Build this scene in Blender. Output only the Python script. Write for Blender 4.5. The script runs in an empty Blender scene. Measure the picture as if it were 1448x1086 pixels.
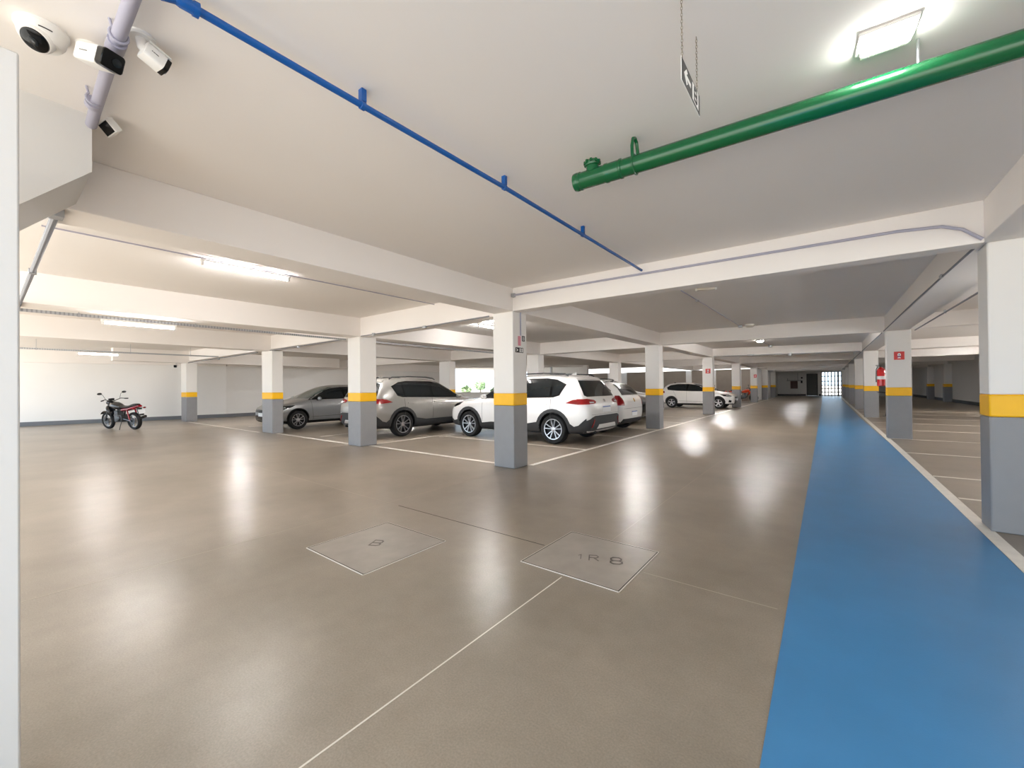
import bpy, bmesh, math, random
from mathutils import Vector, Matrix
from mathutils.bvhtree import BVHTree

PI = math.pi
rnd = random.Random(11)
sc = bpy.context.scene
COL = sc.collection

# ------------------------------------------------------------------ materials
def lin(c):
    c = c / 255.0
    return c / 12.92 if c <= 0.04045 else ((c + 0.055) / 1.055) ** 2.4

def rgb(r, g, b):
    return (lin(r), lin(g), lin(b), 1.0)

def mat(name, col, rough=0.5, metal=0.0, spec=0.5, coat=0.0, emit=None, estr=0.0,
        var=0.0, scale=4.0, bump=0.0, bscale=60.0, transmission=0.0, ior=1.45):
    m = bpy.data.materials.new(name)
    m.use_nodes = True
    nt = m.node_tree
    b = nt.nodes['Principled BSDF']
    b.inputs['Base Color'].default_value = col
    b.inputs['Roughness'].default_value = rough
    b.inputs['Metallic'].default_value = metal
    b.inputs['Specular IOR Level'].default_value = spec
    b.inputs['Coat Weight'].default_value = coat
    b.inputs['Coat Roughness'].default_value = 0.05
    b.inputs['Transmission Weight'].default_value = transmission
    b.inputs['IOR'].default_value = ior
    if emit:
        b.inputs['Emission Color'].default_value = emit
        b.inputs['Emission Strength'].default_value = estr
    tc = nt.nodes.new('ShaderNodeTexCoord')
    if var > 0:
        n = nt.nodes.new('ShaderNodeTexNoise')
        n.inputs['Scale'].default_value = scale
        n.inputs['Detail'].default_value = 5
        r = nt.nodes.new('ShaderNodeValToRGB')
        r.color_ramp.elements[0].position = 0.3
        r.color_ramp.elements[1].position = 0.7
        r.color_ramp.elements[0].color = tuple(c * (1 - var) for c in col[:3]) + (1,)
        r.color_ramp.elements[1].color = tuple(min(1, c * (1 + var)) for c in col[:3]) + (1,)
        nt.links.new(tc.outputs['Object'], n.inputs['Vector'])
        nt.links.new(n.outputs['Fac'], r.inputs['Fac'])
        nt.links.new(r.outputs['Color'], b.inputs['Base Color'])
    if bump > 0:
        n2 = nt.nodes.new('ShaderNodeTexNoise')
        n2.inputs['Scale'].default_value = bscale
        n2.inputs['Detail'].default_value = 3
        bp = nt.nodes.new('ShaderNodeBump')
        bp.inputs['Strength'].default_value = bump
        bp.inputs['Distance'].default_value = 0.01
        nt.links.new(tc.outputs['Object'], n2.inputs['Vector'])
        nt.links.new(n2.outputs['Fac'], bp.inputs['Height'])
        nt.links.new(bp.outputs['Normal'], b.inputs['Normal'])
    return m

M = {}
TS, LS, TSB = 112.0, 55.0, 360.0
M['wall'] = mat('white_wall_paint', rgb(240, 238, 235), 0.75, spec=0.25, var=0.015, scale=0.6, bump=0.05, bscale=25)
M['ceiling'] = mat('ceiling_paint', rgb(243, 238, 233), 0.85, spec=0.2, var=0.015, scale=0.5, bump=0.05, bscale=25)
M['beam'] = mat('beam_paint', rgb(243, 238, 234), 0.8, spec=0.2, var=0.012, scale=0.7, bump=0.05, bscale=25)
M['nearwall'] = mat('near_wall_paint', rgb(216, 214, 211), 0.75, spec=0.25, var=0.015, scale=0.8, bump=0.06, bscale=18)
M['colwhite'] = mat('column_white_paint', rgb(234, 231, 227), 0.6, spec=0.3, var=0.01, scale=2, bump=0.05, bscale=30)
M['yellow'] = mat('safety_yellow_paint', rgb(250, 190, 20), 0.4, spec=0.4, var=0.03, scale=6)
M['colgray'] = mat('column_gray_paint', rgb(143, 143, 145), 0.45, spec=0.4, var=0.03, scale=6, bump=0.04, bscale=40)
M['basegray'] = mat('baseboard_gray_paint', rgb(110, 113, 118), 0.5)
M['basedark'] = mat('baseboard_dark_paint', rgb(62, 64, 68), 0.5)
M['blue_floor'] = None
M['line'] = mat('line_white_paint', rgb(236, 231, 222), 0.35, spec=0.4, var=0.06, scale=9)
M['joint'] = mat('joint_filler', rgb(222, 214, 202), 0.5, spec=0.3)
M['jointfaint'] = mat('joint_filler_worn', rgb(176, 165, 150), 0.4, spec=0.3)
M['jointdark'] = mat('joint_gap', rgb(48, 43, 39), 0.7, spec=0.2)
M['hatch'] = mat('hatch_concrete', rgb(160, 151, 140), 0.30, spec=0.45, var=0.10, scale=5)
M['letter'] = mat('cast_letter_dark', rgb(104, 97, 90), 0.5)
M['frame_metal'] = mat('hatch_frame_metal', rgb(214, 208, 198), 0.45)
M['black'] = mat('black_plastic', rgb(22, 22, 23), 0.45)
M['gloss_black'] = mat('gloss_black', rgb(8, 8, 9), 0.10, spec=0.35)
M['white_plastic'] = mat('white_plastic', rgb(236, 234, 230), 0.4)
M['blue_pipe'] = mat('blue_pipe_paint', rgb(12, 84, 160), 0.25, spec=0.5, coat=0.3)
M['green_pipe'] = mat('green_pipe_paint', rgb(8, 88, 48), 0.25, spec=0.5, coat=0.3)
M['conduit'] = mat('gray_conduit', rgb(172, 170, 186), 0.45, spec=0.4)
M['galv'] = mat('galvanised_steel', rgb(176, 178, 182), 0.4, metal=0.75)
M['dull'] = mat('dull_gray_conduit', rgb(126, 128, 134), 0.5)
M['slotted'] = mat('slotted_galvanised_steel', rgb(176, 178, 182), 0.4, metal=0.75)
_n = M['slotted'].node_tree
_t = _n.nodes.new('ShaderNodeTexCoord'); _w = _n.nodes.new('ShaderNodeTexWave'); _w.bands_direction = 'Y'; _w.inputs['Scale'].default_value = 7.0
_r = _n.nodes.new('ShaderNodeValToRGB'); _r.color_ramp.elements[0].position = 0.30; _r.color_ramp.elements[0].color = rgb(156, 158, 162); _r.color_ramp.elements[1].position = 0.38; _r.color_ramp.elements[1].color = rgb(186, 188, 192)
_n.links.new(_t.outputs['Object'], _w.inputs['Vector']); _n.links.new(_w.outputs['Fac'], _r.inputs['Fac']); _n.links.new(_r.outputs['Color'], _n.nodes['Principled BSDF'].inputs['Base Color'])
M['chain'] = mat('chain_metal', rgb(150, 140, 125), 0.4, metal=0.7)
M['tube'] = mat('tube_light_glow', (1, 1, 1, 1), 0.4, emit=(1, 0.98, 0.965, 1), estr=TS)
M['soft_led'] = mat('soft_lamp_glow', (1, 1, 1, 1), 0.4, emit=(1, 0.985, 0.95, 1), estr=4.0)
M['tube_fill'] = mat('fill_tube_glow', (1, 1, 1, 1), 0.4, emit=(1, 0.97, 0.94, 1), estr=TSB)  # stronger glow for the added, unseen fill tubes
M['led'] = mat('led_glow', (1, 1, 1, 1), 0.4, emit=(1, 0.985, 0.95, 1), estr=LS)
M['off_lens'] = mat('unlit_lens', rgb(236, 228, 214), 0.25)
M['clear'] = mat('clear_cover', rgb(238, 236, 228), 0.2)
M['red'] = mat('signal_red', rgb(200, 28, 20), 0.35, var=0.02)
M['red_gloss'] = mat('extinguisher_red', rgb(198, 20, 24), 0.2, coat=0.5)
M['sign_dark'] = mat('sign_charcoal', rgb(44, 42, 41), 0.5)
M['sign_white'] = mat('sign_white', rgb(242, 241, 238), 0.5)
M['pink'] = mat('pink_print', rgb(226, 150, 162), 0.6)
M['rubber'] = mat('tyre_rubber', rgb(28, 28, 29), 0.75, spec=0.3, bump=0.1, bscale=80)
M['alloy'] = mat('alloy_metal', rgb(205, 205, 208), 0.28, metal=0.8)
M['rimdark'] = mat('rim_dark', rgb(30, 30, 32), 0.4, metal=0.4)
M['clad'] = mat('cladding_plastic', rgb(48, 49, 51), 0.6, spec=0.35)
M['glass_dark'] = mat('tinted_glass', rgb(24, 28, 30), 0.04, spec=0.4)
M['glass_green'] = mat('windscreen_glass', rgb(70, 88, 84), 0.05, spec=0.6, coat=0.4)
M['lamp_red'] = mat('tail_lamp_red', rgb(132, 10, 16), 0.12, coat=0.4)
M['lamp_clear'] = mat('headlamp_lens', rgb(196, 202, 206), 0.08, coat=0.8)
M['lamp_orange'] = mat('indicator_orange', rgb(226, 110, 30), 0.2, coat=0.5)
M['white_car'] = mat('white_car_paint', rgb(226, 224, 222), 0.25, coat=0.7)
M['gray_car'] = mat('silver_gray_car_paint', rgb(158, 156, 152), 0.28, metal=0.45, coat=0.8)
M['silver_car'] = mat('silver_car_paint', rgb(150, 152, 154), 0.28, metal=0.5, coat=0.8)
M['dark_car'] = mat('dark_car_paint', rgb(38, 40, 43), 0.2, metal=0.2, coat=0.8)
M['seam'] = mat('panel_seam', rgb(70, 70, 70), 0.6)
M['plate'] = mat('plate_white', rgb(222, 224, 226), 0.4)
M['plate_blue'] = mat('plate_blue', rgb(40, 80, 150), 0.4)
M['plate_text'] = mat('plate_text', rgb(40, 42, 46), 0.5)
M['chrome'] = mat('chrome', rgb(215, 215, 218), 0.12, metal=1.0)
M['shutter'] = mat('roller_shutter_metal', rgb(158, 146, 134), 0.5, var=0.04, scale=3)
M['door_dark'] = mat('louvred_door_paint', rgb(74, 76, 74), 0.5)
M['brown_box'] = mat('brown_cabinet_paint', rgb(84, 52, 44), 0.5)
M['gate_black'] = mat('gate_black_paint', rgb(40, 38, 38), 0.5)
M['moto_black'] = mat('moto_black_paint', rgb(24, 24, 26), 0.25, coat=0.6)
M['moto_red'] = mat('moto_dark_red_paint', rgb(128, 18, 36), 0.25, coat=0.6)
M['moto_orange'] = mat('moto_orange_paint', rgb(220, 70, 28), 0.3, coat=0.6)
M['engine'] = mat('engine_metal', rgb(84, 86, 88), 0.4, metal=0.7)
M['foliage'] = mat('tree_foliage', rgb(138, 160, 120), 0.8, var=0.25, scale=1.2)  # green paled to put outdoor glare and haze into the colour
M['trunk'] = mat('tree_bark', rgb(96, 80, 64), 0.9, var=0.15, scale=3)
M['city'] = mat('distant_facade', rgb(196, 200, 206), 0.8, var=0.05, scale=0.3)  # haze of distance is mixed into this pale colour
M['ground'] = mat('outside_ground', rgb(186, 180, 170), 0.9, var=0.05, scale=0.4)
M['paper'] = mat('notice_paper', rgb(216, 178, 84), 0.7)

def concrete_floor():
    m = bpy.data.materials.new('polished_concrete')
    m.use_nodes = True
    nt = m.node_tree
    b = nt.nodes['Principled BSDF']
    tc = nt.nodes.new('ShaderNodeTexCoord')
    def noise(scale, detail, rough=0.6):
        n = nt.nodes.new('ShaderNodeTexNoise')
        n.inputs['Scale'].default_value = scale
        n.inputs['Detail'].default_value = detail
        n.inputs['Roughness'].default_value = rough
        nt.links.new(tc.outputs['Object'], n.inputs['Vector'])
        return n
    n1 = noise(0.7, 6, 0.6)
    n2 = noise(9.0, 5, 0.55)
    n3 = noise(120, 3, 0.6)
    r1 = nt.nodes.new('ShaderNodeValToRGB')
    r1.color_ramp.elements[0].position = 0.32
    r1.color_ramp.elements[0].color = rgb(130, 119, 105)
    r1.color_ramp.elements[1].position = 0.70
    r1.color_ramp.elements[1].color = rgb(158, 146, 131)
    nt.links.new(n1.outputs['Fac'], r1.inputs['Fac'])
    r2 = nt.nodes.new('ShaderNodeValToRGB')
    r2.color_ramp.elements[0].position = 0.25
    r2.color_ramp.elements[0].color = (0.95, 0.95, 0.95, 1)
    r2.color_ramp.elements[1].position = 0.75
    r2.color_ramp.elements[1].color = (1.05, 1.05, 1.045, 1)
    nt.links.new(n2.outputs['Fac'], r2.inputs['Fac'])
    mx = nt.nodes.new('ShaderNodeMix'); mx.data_type = 'RGBA'; mx.blend_type = 'MULTIPLY'
    mx.inputs['Factor'].default_value = 1.0
    nt.links.new(r1.outputs['Color'], mx.inputs[6]); nt.links.new(r2.outputs['Color'], mx.inputs[7])
    r3 = nt.nodes.new('ShaderNodeValToRGB')
    r3.color_ramp.elements[0].position = 0.3
    r3.color_ramp.elements[0].color = (0.84, 0.84, 0.84, 1)
    r3.color_ramp.elements[1].position = 0.7
    r3.color_ramp.elements[1].color = (1.12, 1.12, 1.12, 1)
    nt.links.new(n3.outputs['Fac'], r3.inputs['Fac'])
    mx2 = nt.nodes.new('ShaderNodeMix'); mx2.data_type = 'RGBA'; mx2.blend_type = 'MULTIPLY'
    mx2.inputs['Factor'].default_value = 1.0
    nt.links.new(mx.outputs[2], mx2.inputs[6]); nt.links.new(r3.outputs['Color'], mx2.inputs[7])
    nt.links.new(mx2.outputs[2], b.inputs['Base Color'])
    mr = nt.nodes.new('ShaderNodeMapRange')
    mr.inputs['From Min'].default_value = 0.3; mr.inputs['From Max'].default_value = 0.7
    mr.inputs['To Min'].default_value = 0.285; mr.inputs['To Max'].default_value = 0.305
    nt.links.new(n2.outputs['Fac'], mr.inputs['Value'])
    nt.links.new(mr.outputs['Result'], b.inputs['Roughness'])
    b.inputs['Specular IOR Level'].default_value = 0.5
    return m
M['floor'] = concrete_floor()
M['blue_floor'] = mat('blue_walkway_paint', rgb(66, 130, 180), 0.30, spec=0.45, var=0.05, scale=2.5, bump=0.05, bscale=150)

# ------------------------------------------------------------------ mesh builder
class MB:
    def __init__(self):
        self.v = []; self.f = []; self.mi = []
    def quad(self, pts, mi=0):
        n = len(self.v); self.v += [tuple(p) for p in pts]
        self.f.append(tuple(range(n, n + len(pts)))); self.mi.append(mi)
    def boxc(self, x0, x1, y0, y1, z0, z1, mi=0, T=None):
        n = len(self.v)
        P = [(x0, y0, z0), (x1, y0, z0), (x1, y1, z0), (x0, y1, z0), (x0, y0, z1), (x1, y0, z1), (x1, y1, z1), (x0, y1, z1)]
        if T is not None:
            P = [tuple(T @ Vector(p)) for p in P]
        self.v += P
        for q in ((0, 3, 2, 1), (4, 5, 6, 7), (0, 1, 5, 4), (1, 2, 6, 5), (2, 3, 7, 6), (3, 0, 4, 7)):
            self.f.append(tuple(n + i for i in q)); self.mi.append(mi)
        return self
    def box(self, c, s, rz=0.0, mi=0, T=None):
        R = Matrix.Translation(Vector(c)) @ Matrix.Rotation(rz, 4, 'Z')
        if T is not None:
            R = T @ R
        return self.boxc(-s[0] / 2, s[0] / 2, -s[1] / 2, s[1] / 2, -s[2] / 2, s[2] / 2, mi, R)
    def ring_strip(self, rings, mi=0, closed=True, cap=True):
        n0 = len(self.v); k = len(rings[0])
        for r in rings:
            self.v += [tuple(p) for p in r]
        for i in range(len(rings) - 1):
            for j in range(k if closed else k - 1):
                a = n0 + i * k + j; b = n0 + i * k + (j + 1) % k
                self.f.append((a, b, b + k, a + k)); self.mi.append(mi)
        if cap:
            self.f.append(tuple(n0 + j for j in reversed(range(k)))); self.mi.append(mi)
            self.f.append(tuple(n0 + (len(rings) - 1) * k + j for j in range(k))); self.mi.append(mi)
        return self
    def tube(self, path, r, n=12, mi=0, cap=True):
        P = [Vector(p) for p in path]
        rs = r if isinstance(r, (list, tuple)) else [r] * len(P)
        rings = []; ref = None
        for i, p in enumerate(P):
            if i == 0: t = P[1] - P[0]
            elif i == len(P) - 1: t = P[-1] - P[-2]
            else: t = (P[i + 1] - P[i]).normalized() + (P[i] - P[i - 1]).normalized()
            t.normalize()
            if ref is None:
                a = Vector((0, 0, 1)) if abs(t.z) < 0.9 else Vector((1, 0, 0))
                u = t.cross(a).normalized()
            else:
                u = ref - t * ref.dot(t)
                u.normalize()
            ref = u; w = t.cross(u)
            rings.append([p + (u * math.cos(2 * PI * k / n) + w * math.sin(2 * PI * k / n)) * rs[i] for k in range(n)])
        return self.ring_strip(rings, mi, True, cap)
    def lathe(self, prof, o, ax, n=24, mi=0, cap=True):
        ax = Vector(ax).normalized(); o = Vector(o)
        a = Vector((0, 0, 1)) if abs(ax.z) < 0.9 else Vector((1, 0, 0))
        u = ax.cross(a).normalized(); w = ax.cross(u)
        rings = [[o + ax * h + (u * math.cos(2 * PI * k / n) + w * math.sin(2 * PI * k / n)) * max(r, 1e-4) for k in range(n)] for r, h in prof]
        return self.ring_strip(rings, mi, True, cap)
    def prism(self, poly, d0, d1, fn, mi=0):
        """poly of 2D points swept from d0 to d1; fn(a, b, d) gives the 3D point"""
        A = [fn(a, b, d0) for a, b in poly]; B = [fn(a, b, d1) for a, b in poly]
        return self.ring_strip([A, B], mi, True, True)
    def ell(self, c, s, nu=16, nv=10, mi=0, T=None):
        n0 = len(self.v)
        rings = []
        for i in range(1, nv):
            t = PI * i / nv
            ring = []
            for k in range(nu):
                p = Vector((s[0] * math.sin(t) * math.cos(2 * PI * k / nu), s[1] * math.sin(t) * math.sin(2 * PI * k / nu), -s[2] * math.cos(t)))
                if T is not None: p = T @ p
                ring.append(Vector(c) + p)
            rings.append(ring)
        return self.ring_strip(rings, mi, True, True)
    def mesh(self, name, mats, smooth=True, angle=35):
        me = bpy.data.meshes.new(name)
        me.from_pydata(self.v, [], self.f)
        for m in mats: me.materials.append(m)
        for p, i in zip(me.polygons, self.mi):
            p.material_index = i
        bm = bmesh.new(); bm.from_mesh(me)
        bmesh.ops.recalc_face_normals(bm, faces=bm.faces)
        bm.to_mesh(me); bm.free()
        if smooth:
            for p in me.polygons: p.use_smooth = True
            me.set_sharp_from_angle(angle=math.radians(angle))
        me.update()
        return me
    def build(self, name, mats, parent=None, loc=(0, 0, 0), rot=(0, 0, 0), smooth=True, angle=35, bevel=0.0):
        if not isinstance(mats, (list, tuple)): mats = [mats]
        o = bpy.data.objects.new(name, self.mesh(name, mats, smooth, angle))
        COL.objects.link(o)
        o.location = loc; o.rotation_euler = rot
        if parent is not None: o.parent = parent
        if bevel > 0:
            md = o.modifiers.new('bevel', 'BEVEL'); md.width = bevel; md.segments = 2; md.limit_method = 'ANGLE'
        return o

def tag(o, label=None, cat=None, group=None, kind=None):
    if label: o['label'] = label
    if cat: o['category'] = cat
    if group: o['group'] = group
    if kind: o['kind'] = kind
    return o

def thing(name, label, cat, loc=(0, 0, 0), rz=0.0, group=None):
    o = bpy.data.objects.new(name, None)
    o.empty_display_size = 0.2
    COL.objects.link(o)
    o.location = loc; o.rotation_euler = (0, 0, rz)
    return tag(o, label, cat, group)

def struct(name, mb, mats, **k):
    return tag(mb.build(name, mats, **k), kind='structure')

def copy_tree(o, parent=None):
    c = o.copy(); COL.objects.link(c); c.parent = parent
    for ch in list(o.children):
        copy_tree(ch, c)
    return c

# ------------------------------------------------------------------ setting
CZ = 2.96           # ceiling height
BZ = 2.57           # beam soffit
YE = 56.0           # end wall
fl = MB()
fl.quad([(-26.5, -2.6, 0), (7.2, -2.6, 0), (7.2, 56.6, 0), (-26.5, 56.6, 0)])
struct('floor', fl, M['floor'])
ce = MB()
ce.boxc(-26.5, 7.2, -2.5, 36.62, CZ, CZ + 0.25); ce.boxc(-4.5, 7.2, 36.62, YE + 0.3, CZ, CZ + 0.25); ce.boxc(-26.5, -4.5, 37.0, YE + 0.3, CZ, CZ + 0.25)
struct('ceiling', ce, M['ceiling'])

# back wall on the left, running slightly oblique to the columns
P0, P1, P2, P3 = (-25.25, -2.4), (-23.0, 7.2), (-23.0, 22.3), (-14.8, 28.7)
def wall_run(mb, a, b, t, z0, z1, mi=0):
    d = Vector((b[0] - a[0], b[1] - a[1])); n = Vector((-d.y, d.x)).normalized() * t
    poly = [a, b, (b[0] + n.x, b[1] + n.y), (a[0] + n.x, a[1] + n.y)]
    mb.prism(poly, z0, z1, lambda x, y, z: (x, y, z), mi)
w = MB()
wall_run(w, P0, P1, 0.2, 0, CZ); wall_run(w, P1, P2, 0.2, 0, CZ)
struct('wall_left', w, M['wall'])
w = MB()
for a, b in ((P0, P1), (P1, P2)):
    wall_run(w, a, b, -0.015, 0, 0.16)
struct('baseboard_left', w, M['basegray'])
w = MB()
for a, b in ((P0, P1), (P1, P2)):
    wall_run(w, a, b, -0.16, 2.46, CZ)
struct('trim_1', w, M['beam'])
# half wall and header of the long opening
w = MB(); wall_run(w, P2, P3, 0.2, 0, 0.95)
struct('wall_opening', w, M['wall'])
w = MB(); wall_run(w, P2, P3, 0.25, 2.82, CZ)
struct('trim_2', w, M['beam'])
# wall beyond the opening, storage wall with shutters, end wall, right wall
w = MB()
wall_run(w, (-19.2, 29.2), (-19.2, 37.0), 0.2, 0, CZ)
wall_run(w, (-14.6, 28.7), (-19.2, 29.2), 0.2, 0, CZ)
struct('wall_corner', w, M['wall'])
SH = [(-18.9, -16.8), (-14.9, -13.0), (-11.5, -9.6), (-9.15, -8.05), (-7.25, -5.95), (-5.4, -4.75)]
w = MB()
xs = -19.4
for a, b in SH:
    w.boxc(xs, a, 37.0, 37.2, 0, CZ); w.boxc(a, b, 37.0, 37.2, 2.54, CZ); xs = b
w.boxc(xs, -4.5, 37.0, 37.2, 0, CZ)
w.boxc(-4.7, -4.5, 37.2, YE, 0, CZ)
struct('wall_storage', w, M['wall'])
for i, (a, b) in enumerate(SH):
    s = MB()
    s.boxc(a, b, 37.08, 37.13, 0.0, 2.54)
    for k in range(25):
        s.boxc(a, b, 37.062, 37.085, 0.02 + k * 0.1, 0.085 + k * 0.1)
    struct('door_%d' % (i + 2), s, M['shutter'], smooth=False)
w = MB()
GX0, GX1, GZ = -0.45, 1.26, 2.62
w.boxc(-4.7, -1.78, YE, YE + 0.2, 0, CZ); w.boxc(-1.78, -0.78, YE, YE + 0.2, 2.44, CZ)
w.boxc(-0.78, GX0, YE, YE + 0.2, 0, CZ); w.boxc(GX0, GX1, YE, YE + 0.2, GZ, CZ); w.boxc(GX1, 7.2, YE, YE + 0.2, 0, CZ)
struct('wall_end', w, M['wall'])
w = MB(); w.boxc(-4.5, -1.85, YE - 0.02, YE, 0, 0.18); w.boxc(-0.7, GX0 - 0.05, YE - 0.02, YE, 0, 0.18)
struct('baseboard_end', w, M['basedark'])
w = MB(); w.boxc(6.75, 6.95, -2.4, YE, 0, CZ)
struct('wall_right', w, M['wall'])
w = MB(); w.boxc(6.735, 6.75, -2.4, YE, 0, 0.2)
struct('baseboard_right', w, M['basedark'])
# near partition at the left edge
w = MB(); w.boxc(-2.30, -2.153, -1.4, 0.078, 0, 2.495)
struct('wall_near', w, M['nearwall'], bevel=0.006)

# louvred door
d = thing('door_1', None, None, (-1.28, YE, 0)); d['kind'] = 'structure'
f = MB(); f.boxc(-0.5, -0.44, -0.03, 0.1, 0, 2.44); f.boxc(0.44, 0.5, -0.03, 0.1, 0, 2.44); f.boxc(-0.44, 0.44, -0.03, 0.1, 2.38, 2.44)
f.build('door_frame', M['gate_black'], d)
f = MB(); f.boxc(-0.44, 0.44, 0.03, 0.08, 0.01, 2.38)
for k in range(22):
    f.boxc(-0.40, 0.40, 0.0, 0.03, 0.08 + k * 0.104, 0.15 + k * 0.104)
f.build('door_leaf', M['door_dark'], d)
f = MB(); f.tube([(0.36, -0.02, 1.05), (0.36, -0.05, 1.05), (0.27, -0.05, 1.05)], 0.012, 8)
f.build('door_handle', M['chrome'], d)

# barred gate onto the street
g = thing('gate', 'black barred street gate at far end of the blue walkway', 'gate', ((GX0 + GX1) / 2, YE + 0.06, 0))
hw = (GX1 - GX0) / 2
f = MB(); f.boxc(-hw, -hw + 0.06, -0.03, 0.03, 0, GZ); f.boxc(hw - 0.06, hw, -0.03, 0.03, 0, GZ)
f.boxc(-hw + 0.06, hw - 0.06, -0.03, 0.03, GZ - 0.06, GZ); f.boxc(-hw + 0.06, hw - 0.06, -0.03, 0.03, 0.0, 0.10)
f.build('gate_frame', M['gate_black'], g)
for k in range(1, 6):
    b = MB(); x = -hw + k * 2 * hw / 6
    r = 0.075 if k == 5 else 0.045
    b.boxc(x - r, x + r, -0.02, 0.02, 0.10, GZ - 0.06)
    b.build('gate_bar', M['gate_black'], g)
for z in (0.40, 0.80, 1.14, 1.58, 2.12):
    b = MB(); b.boxc(-hw + 0.06, hw - 0.06, -0.018, 0.018, z - 0.045, z + 0.045)
    b.build('gate_rail', M['gate_black'], g)

# ------------------------------------------------------------------ beams
YROWS = [(5.31, 5.45), (12.75, 13.35), (20.1, 21.2), (27.3, 27.8), (34.8, 34.8), (41.6, 41.4), (48.5, 48.5)]
nb = [0]
def beam(x0, x1, y0, y1, zb=BZ, ylate=None, name='beam'):
    m = MB()
    yl0, yl1 = (ylate if ylate else (y0, y1))
    poly = [(x0, y0), (x1, yl0), (x1, yl1), (x0, y1)]
    m.prism(poly, zb, CZ, lambda a, b, z: (a, b, z))
    struct('beam', m, M['beam'], smooth=False, bevel=0.006)
# along the lane direction
beam(-4.47, -4.06, -2.4, 48.9, 2.585)
beam(-8.93, -8.48, -2.4, 36.9, 2.535)
beam(-13.75, -13.25, -2.4, 12.75, 2.50)
beam(-21.6, -21.2, 3.0, 12.0, 2.47)
beam(1.12, 1.56, -2.4, 48.9, 2.61)
# across, lane and bays
for i, (yl, yr) in enumerate(YROWS):
    beam(-4.06, 1.12, yl, yl + 0.22, 2.585, (yr - 0.04, yr + 0.18))
    beam(1.56, 6.75, yr, yr + 0.25, 2.62)
XL = [-22.6, -17.9]
for i, y in enumerate((5.31, 12.75, 20.1, 27.3, 34.8)):
    xl = (-23.4, -22.9, None, None, None)[i]
    segs = [(-8.48, -4.47)]
    if xl: segs += [(xl, -13.75), (-13.25, -8.93)]
    for a, b in segs:
        if b - a > 0.3:
            beam(a, b, y, y + 0.3, 2.54)

# sloping soffit block beside the near partition
m = MB()
m.prism([(0.395, CZ), (0.395, 2.63), (0.0, 2.215), (-0.6, 1.60), (-0.6, CZ)], -4.06, -3.39, lambda a, b, d: (d, a, b))
struct('wall_soffit', m, M['nearwall'], smooth=False)

# ------------------------------------------------------------------ columns
def column(x0, x1, y0, y1, ztop, label, group=None, zg=1.035, zy=1.235):
    o = thing('column', label, 'column', ((x0 + x1) / 2, (y0 + y1) / 2, 0), 0, group)
    hx, hy = (x1 - x0) / 2, (y1 - y0) / 2
    a = MB(); a.boxc(-hx, hx, -hy, hy, zy, ztop)
    a.build('shaft', M['colwhite'], o, bevel=0.012)
    b = MB(); b.boxc(-hx - 0.001, hx + 0.001, -hy - 0.001, hy + 0.001, zg, zy)
    b.build('yellow_band', M['yellow'], o, bevel=0.012)
    c = MB(); c.boxc(-hx, hx, -hy, hy, 0, zg)
    c.build('gray_base', M['colgray'], o, bevel=0.012)
    return o
LY = [5.31, 12.65, 20.05, 27.3, 34.8, 41.5, 48.5]
LL = ['white, yellow and gray column at the corner where the two bay lines meet, nearest the hatch covers',
      'column beside the dark car on the left edge of the lane, second from the corner column',
      'column with a small red sign, standing before the white hatchback on the left lane edge',
      'column just past the nose of the white hatchback, left edge of the lane',
      'column with a tiny red sign beyond the white hatchback, near the far motorcycles',
      'sixth column along the left lane edge, standing right of the orange motorcycles',
      'farthest column of the left lane edge, close to the brown wall cabinet']
for y, l in zip(LY, LL):
    column(-4.49, -4.06, y, y + 0.38, 2.587, l, 'columns along the left edge of the lane')
RY = [5.55, 13.46, 21.25, 27.9, 34.8, 41.5, 48.5]
RL = ['large white, yellow and gray column cut by the right edge of the picture',
      'column bearing the red extinguisher sign beside the blue walkway',
      'column behind the extinguisher one, third along the right side of the blue walkway',
      'fourth column along the right side of the blue walkway',
      'fifth column along the right side of the blue walkway',
      'sixth column along the right side of the blue walkway',
      'last column on the right side of the blue walkway, next to the black bin']
for i, (y, l) in enumerate(zip(RY, RL)):
    column(1.16, 1.60, y, y + 0.30, 2.612, l, 'columns along the right side of the blue walkway')
column(-9.02, -8.50, 5.31, 5.74, 2.542, 'column between the silver hatchback and the gray sport utility car', 'columns in the left bays')
column(-13.98, -13.25, 5.34, 5.66, 2.542, 'column standing in front of the silver hatchback headlight', 'columns in the left bays')
column(-21.95, -21.25, 5.22, 5.60, 2.49, 'column in the left corner near the motorcycle, against the white wall', 'columns in the left bays')
column(-9.02, -8.50, 12.65, 13.03, 2.542, 'column behind the roof of the white sport utility car', 'columns in the left bays')
column(-13.90, -13.25, 12.65, 13.03, 2.50, 'column behind the windscreen of the gray sport utility car', 'columns in the left bays')
column(-9.00, -8.50, 20.0, 20.4, 2.542, 'column behind the roof of the small white hatchback with tall tail lamps', 'columns in the left bays')
o = thing('post', 'slim steel post standing in the bright opening behind the white car roofs', 'post', (-16.95, 27.0, 0.95))
b = MB(); b.tube([(0, 0, 0), (0, 0, 1.87)], 0.09, 14); b.build('pipe', M['galv'], o)
b = MB(); b.boxc(-0.14, 0.14, -0.14, 0.14, 0, 0.03); b.build('foot_plate', M['galv'], o)
column(6.35, 6.75, 40.2, 40.6, 2.62, 'column against the right wall, nearer of two', 'columns against the right wall')
column(6.35, 6.75, 46.0, 46.4, 2.62, 'column against the right wall, farther of two', 'columns against the right wall')

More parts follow.
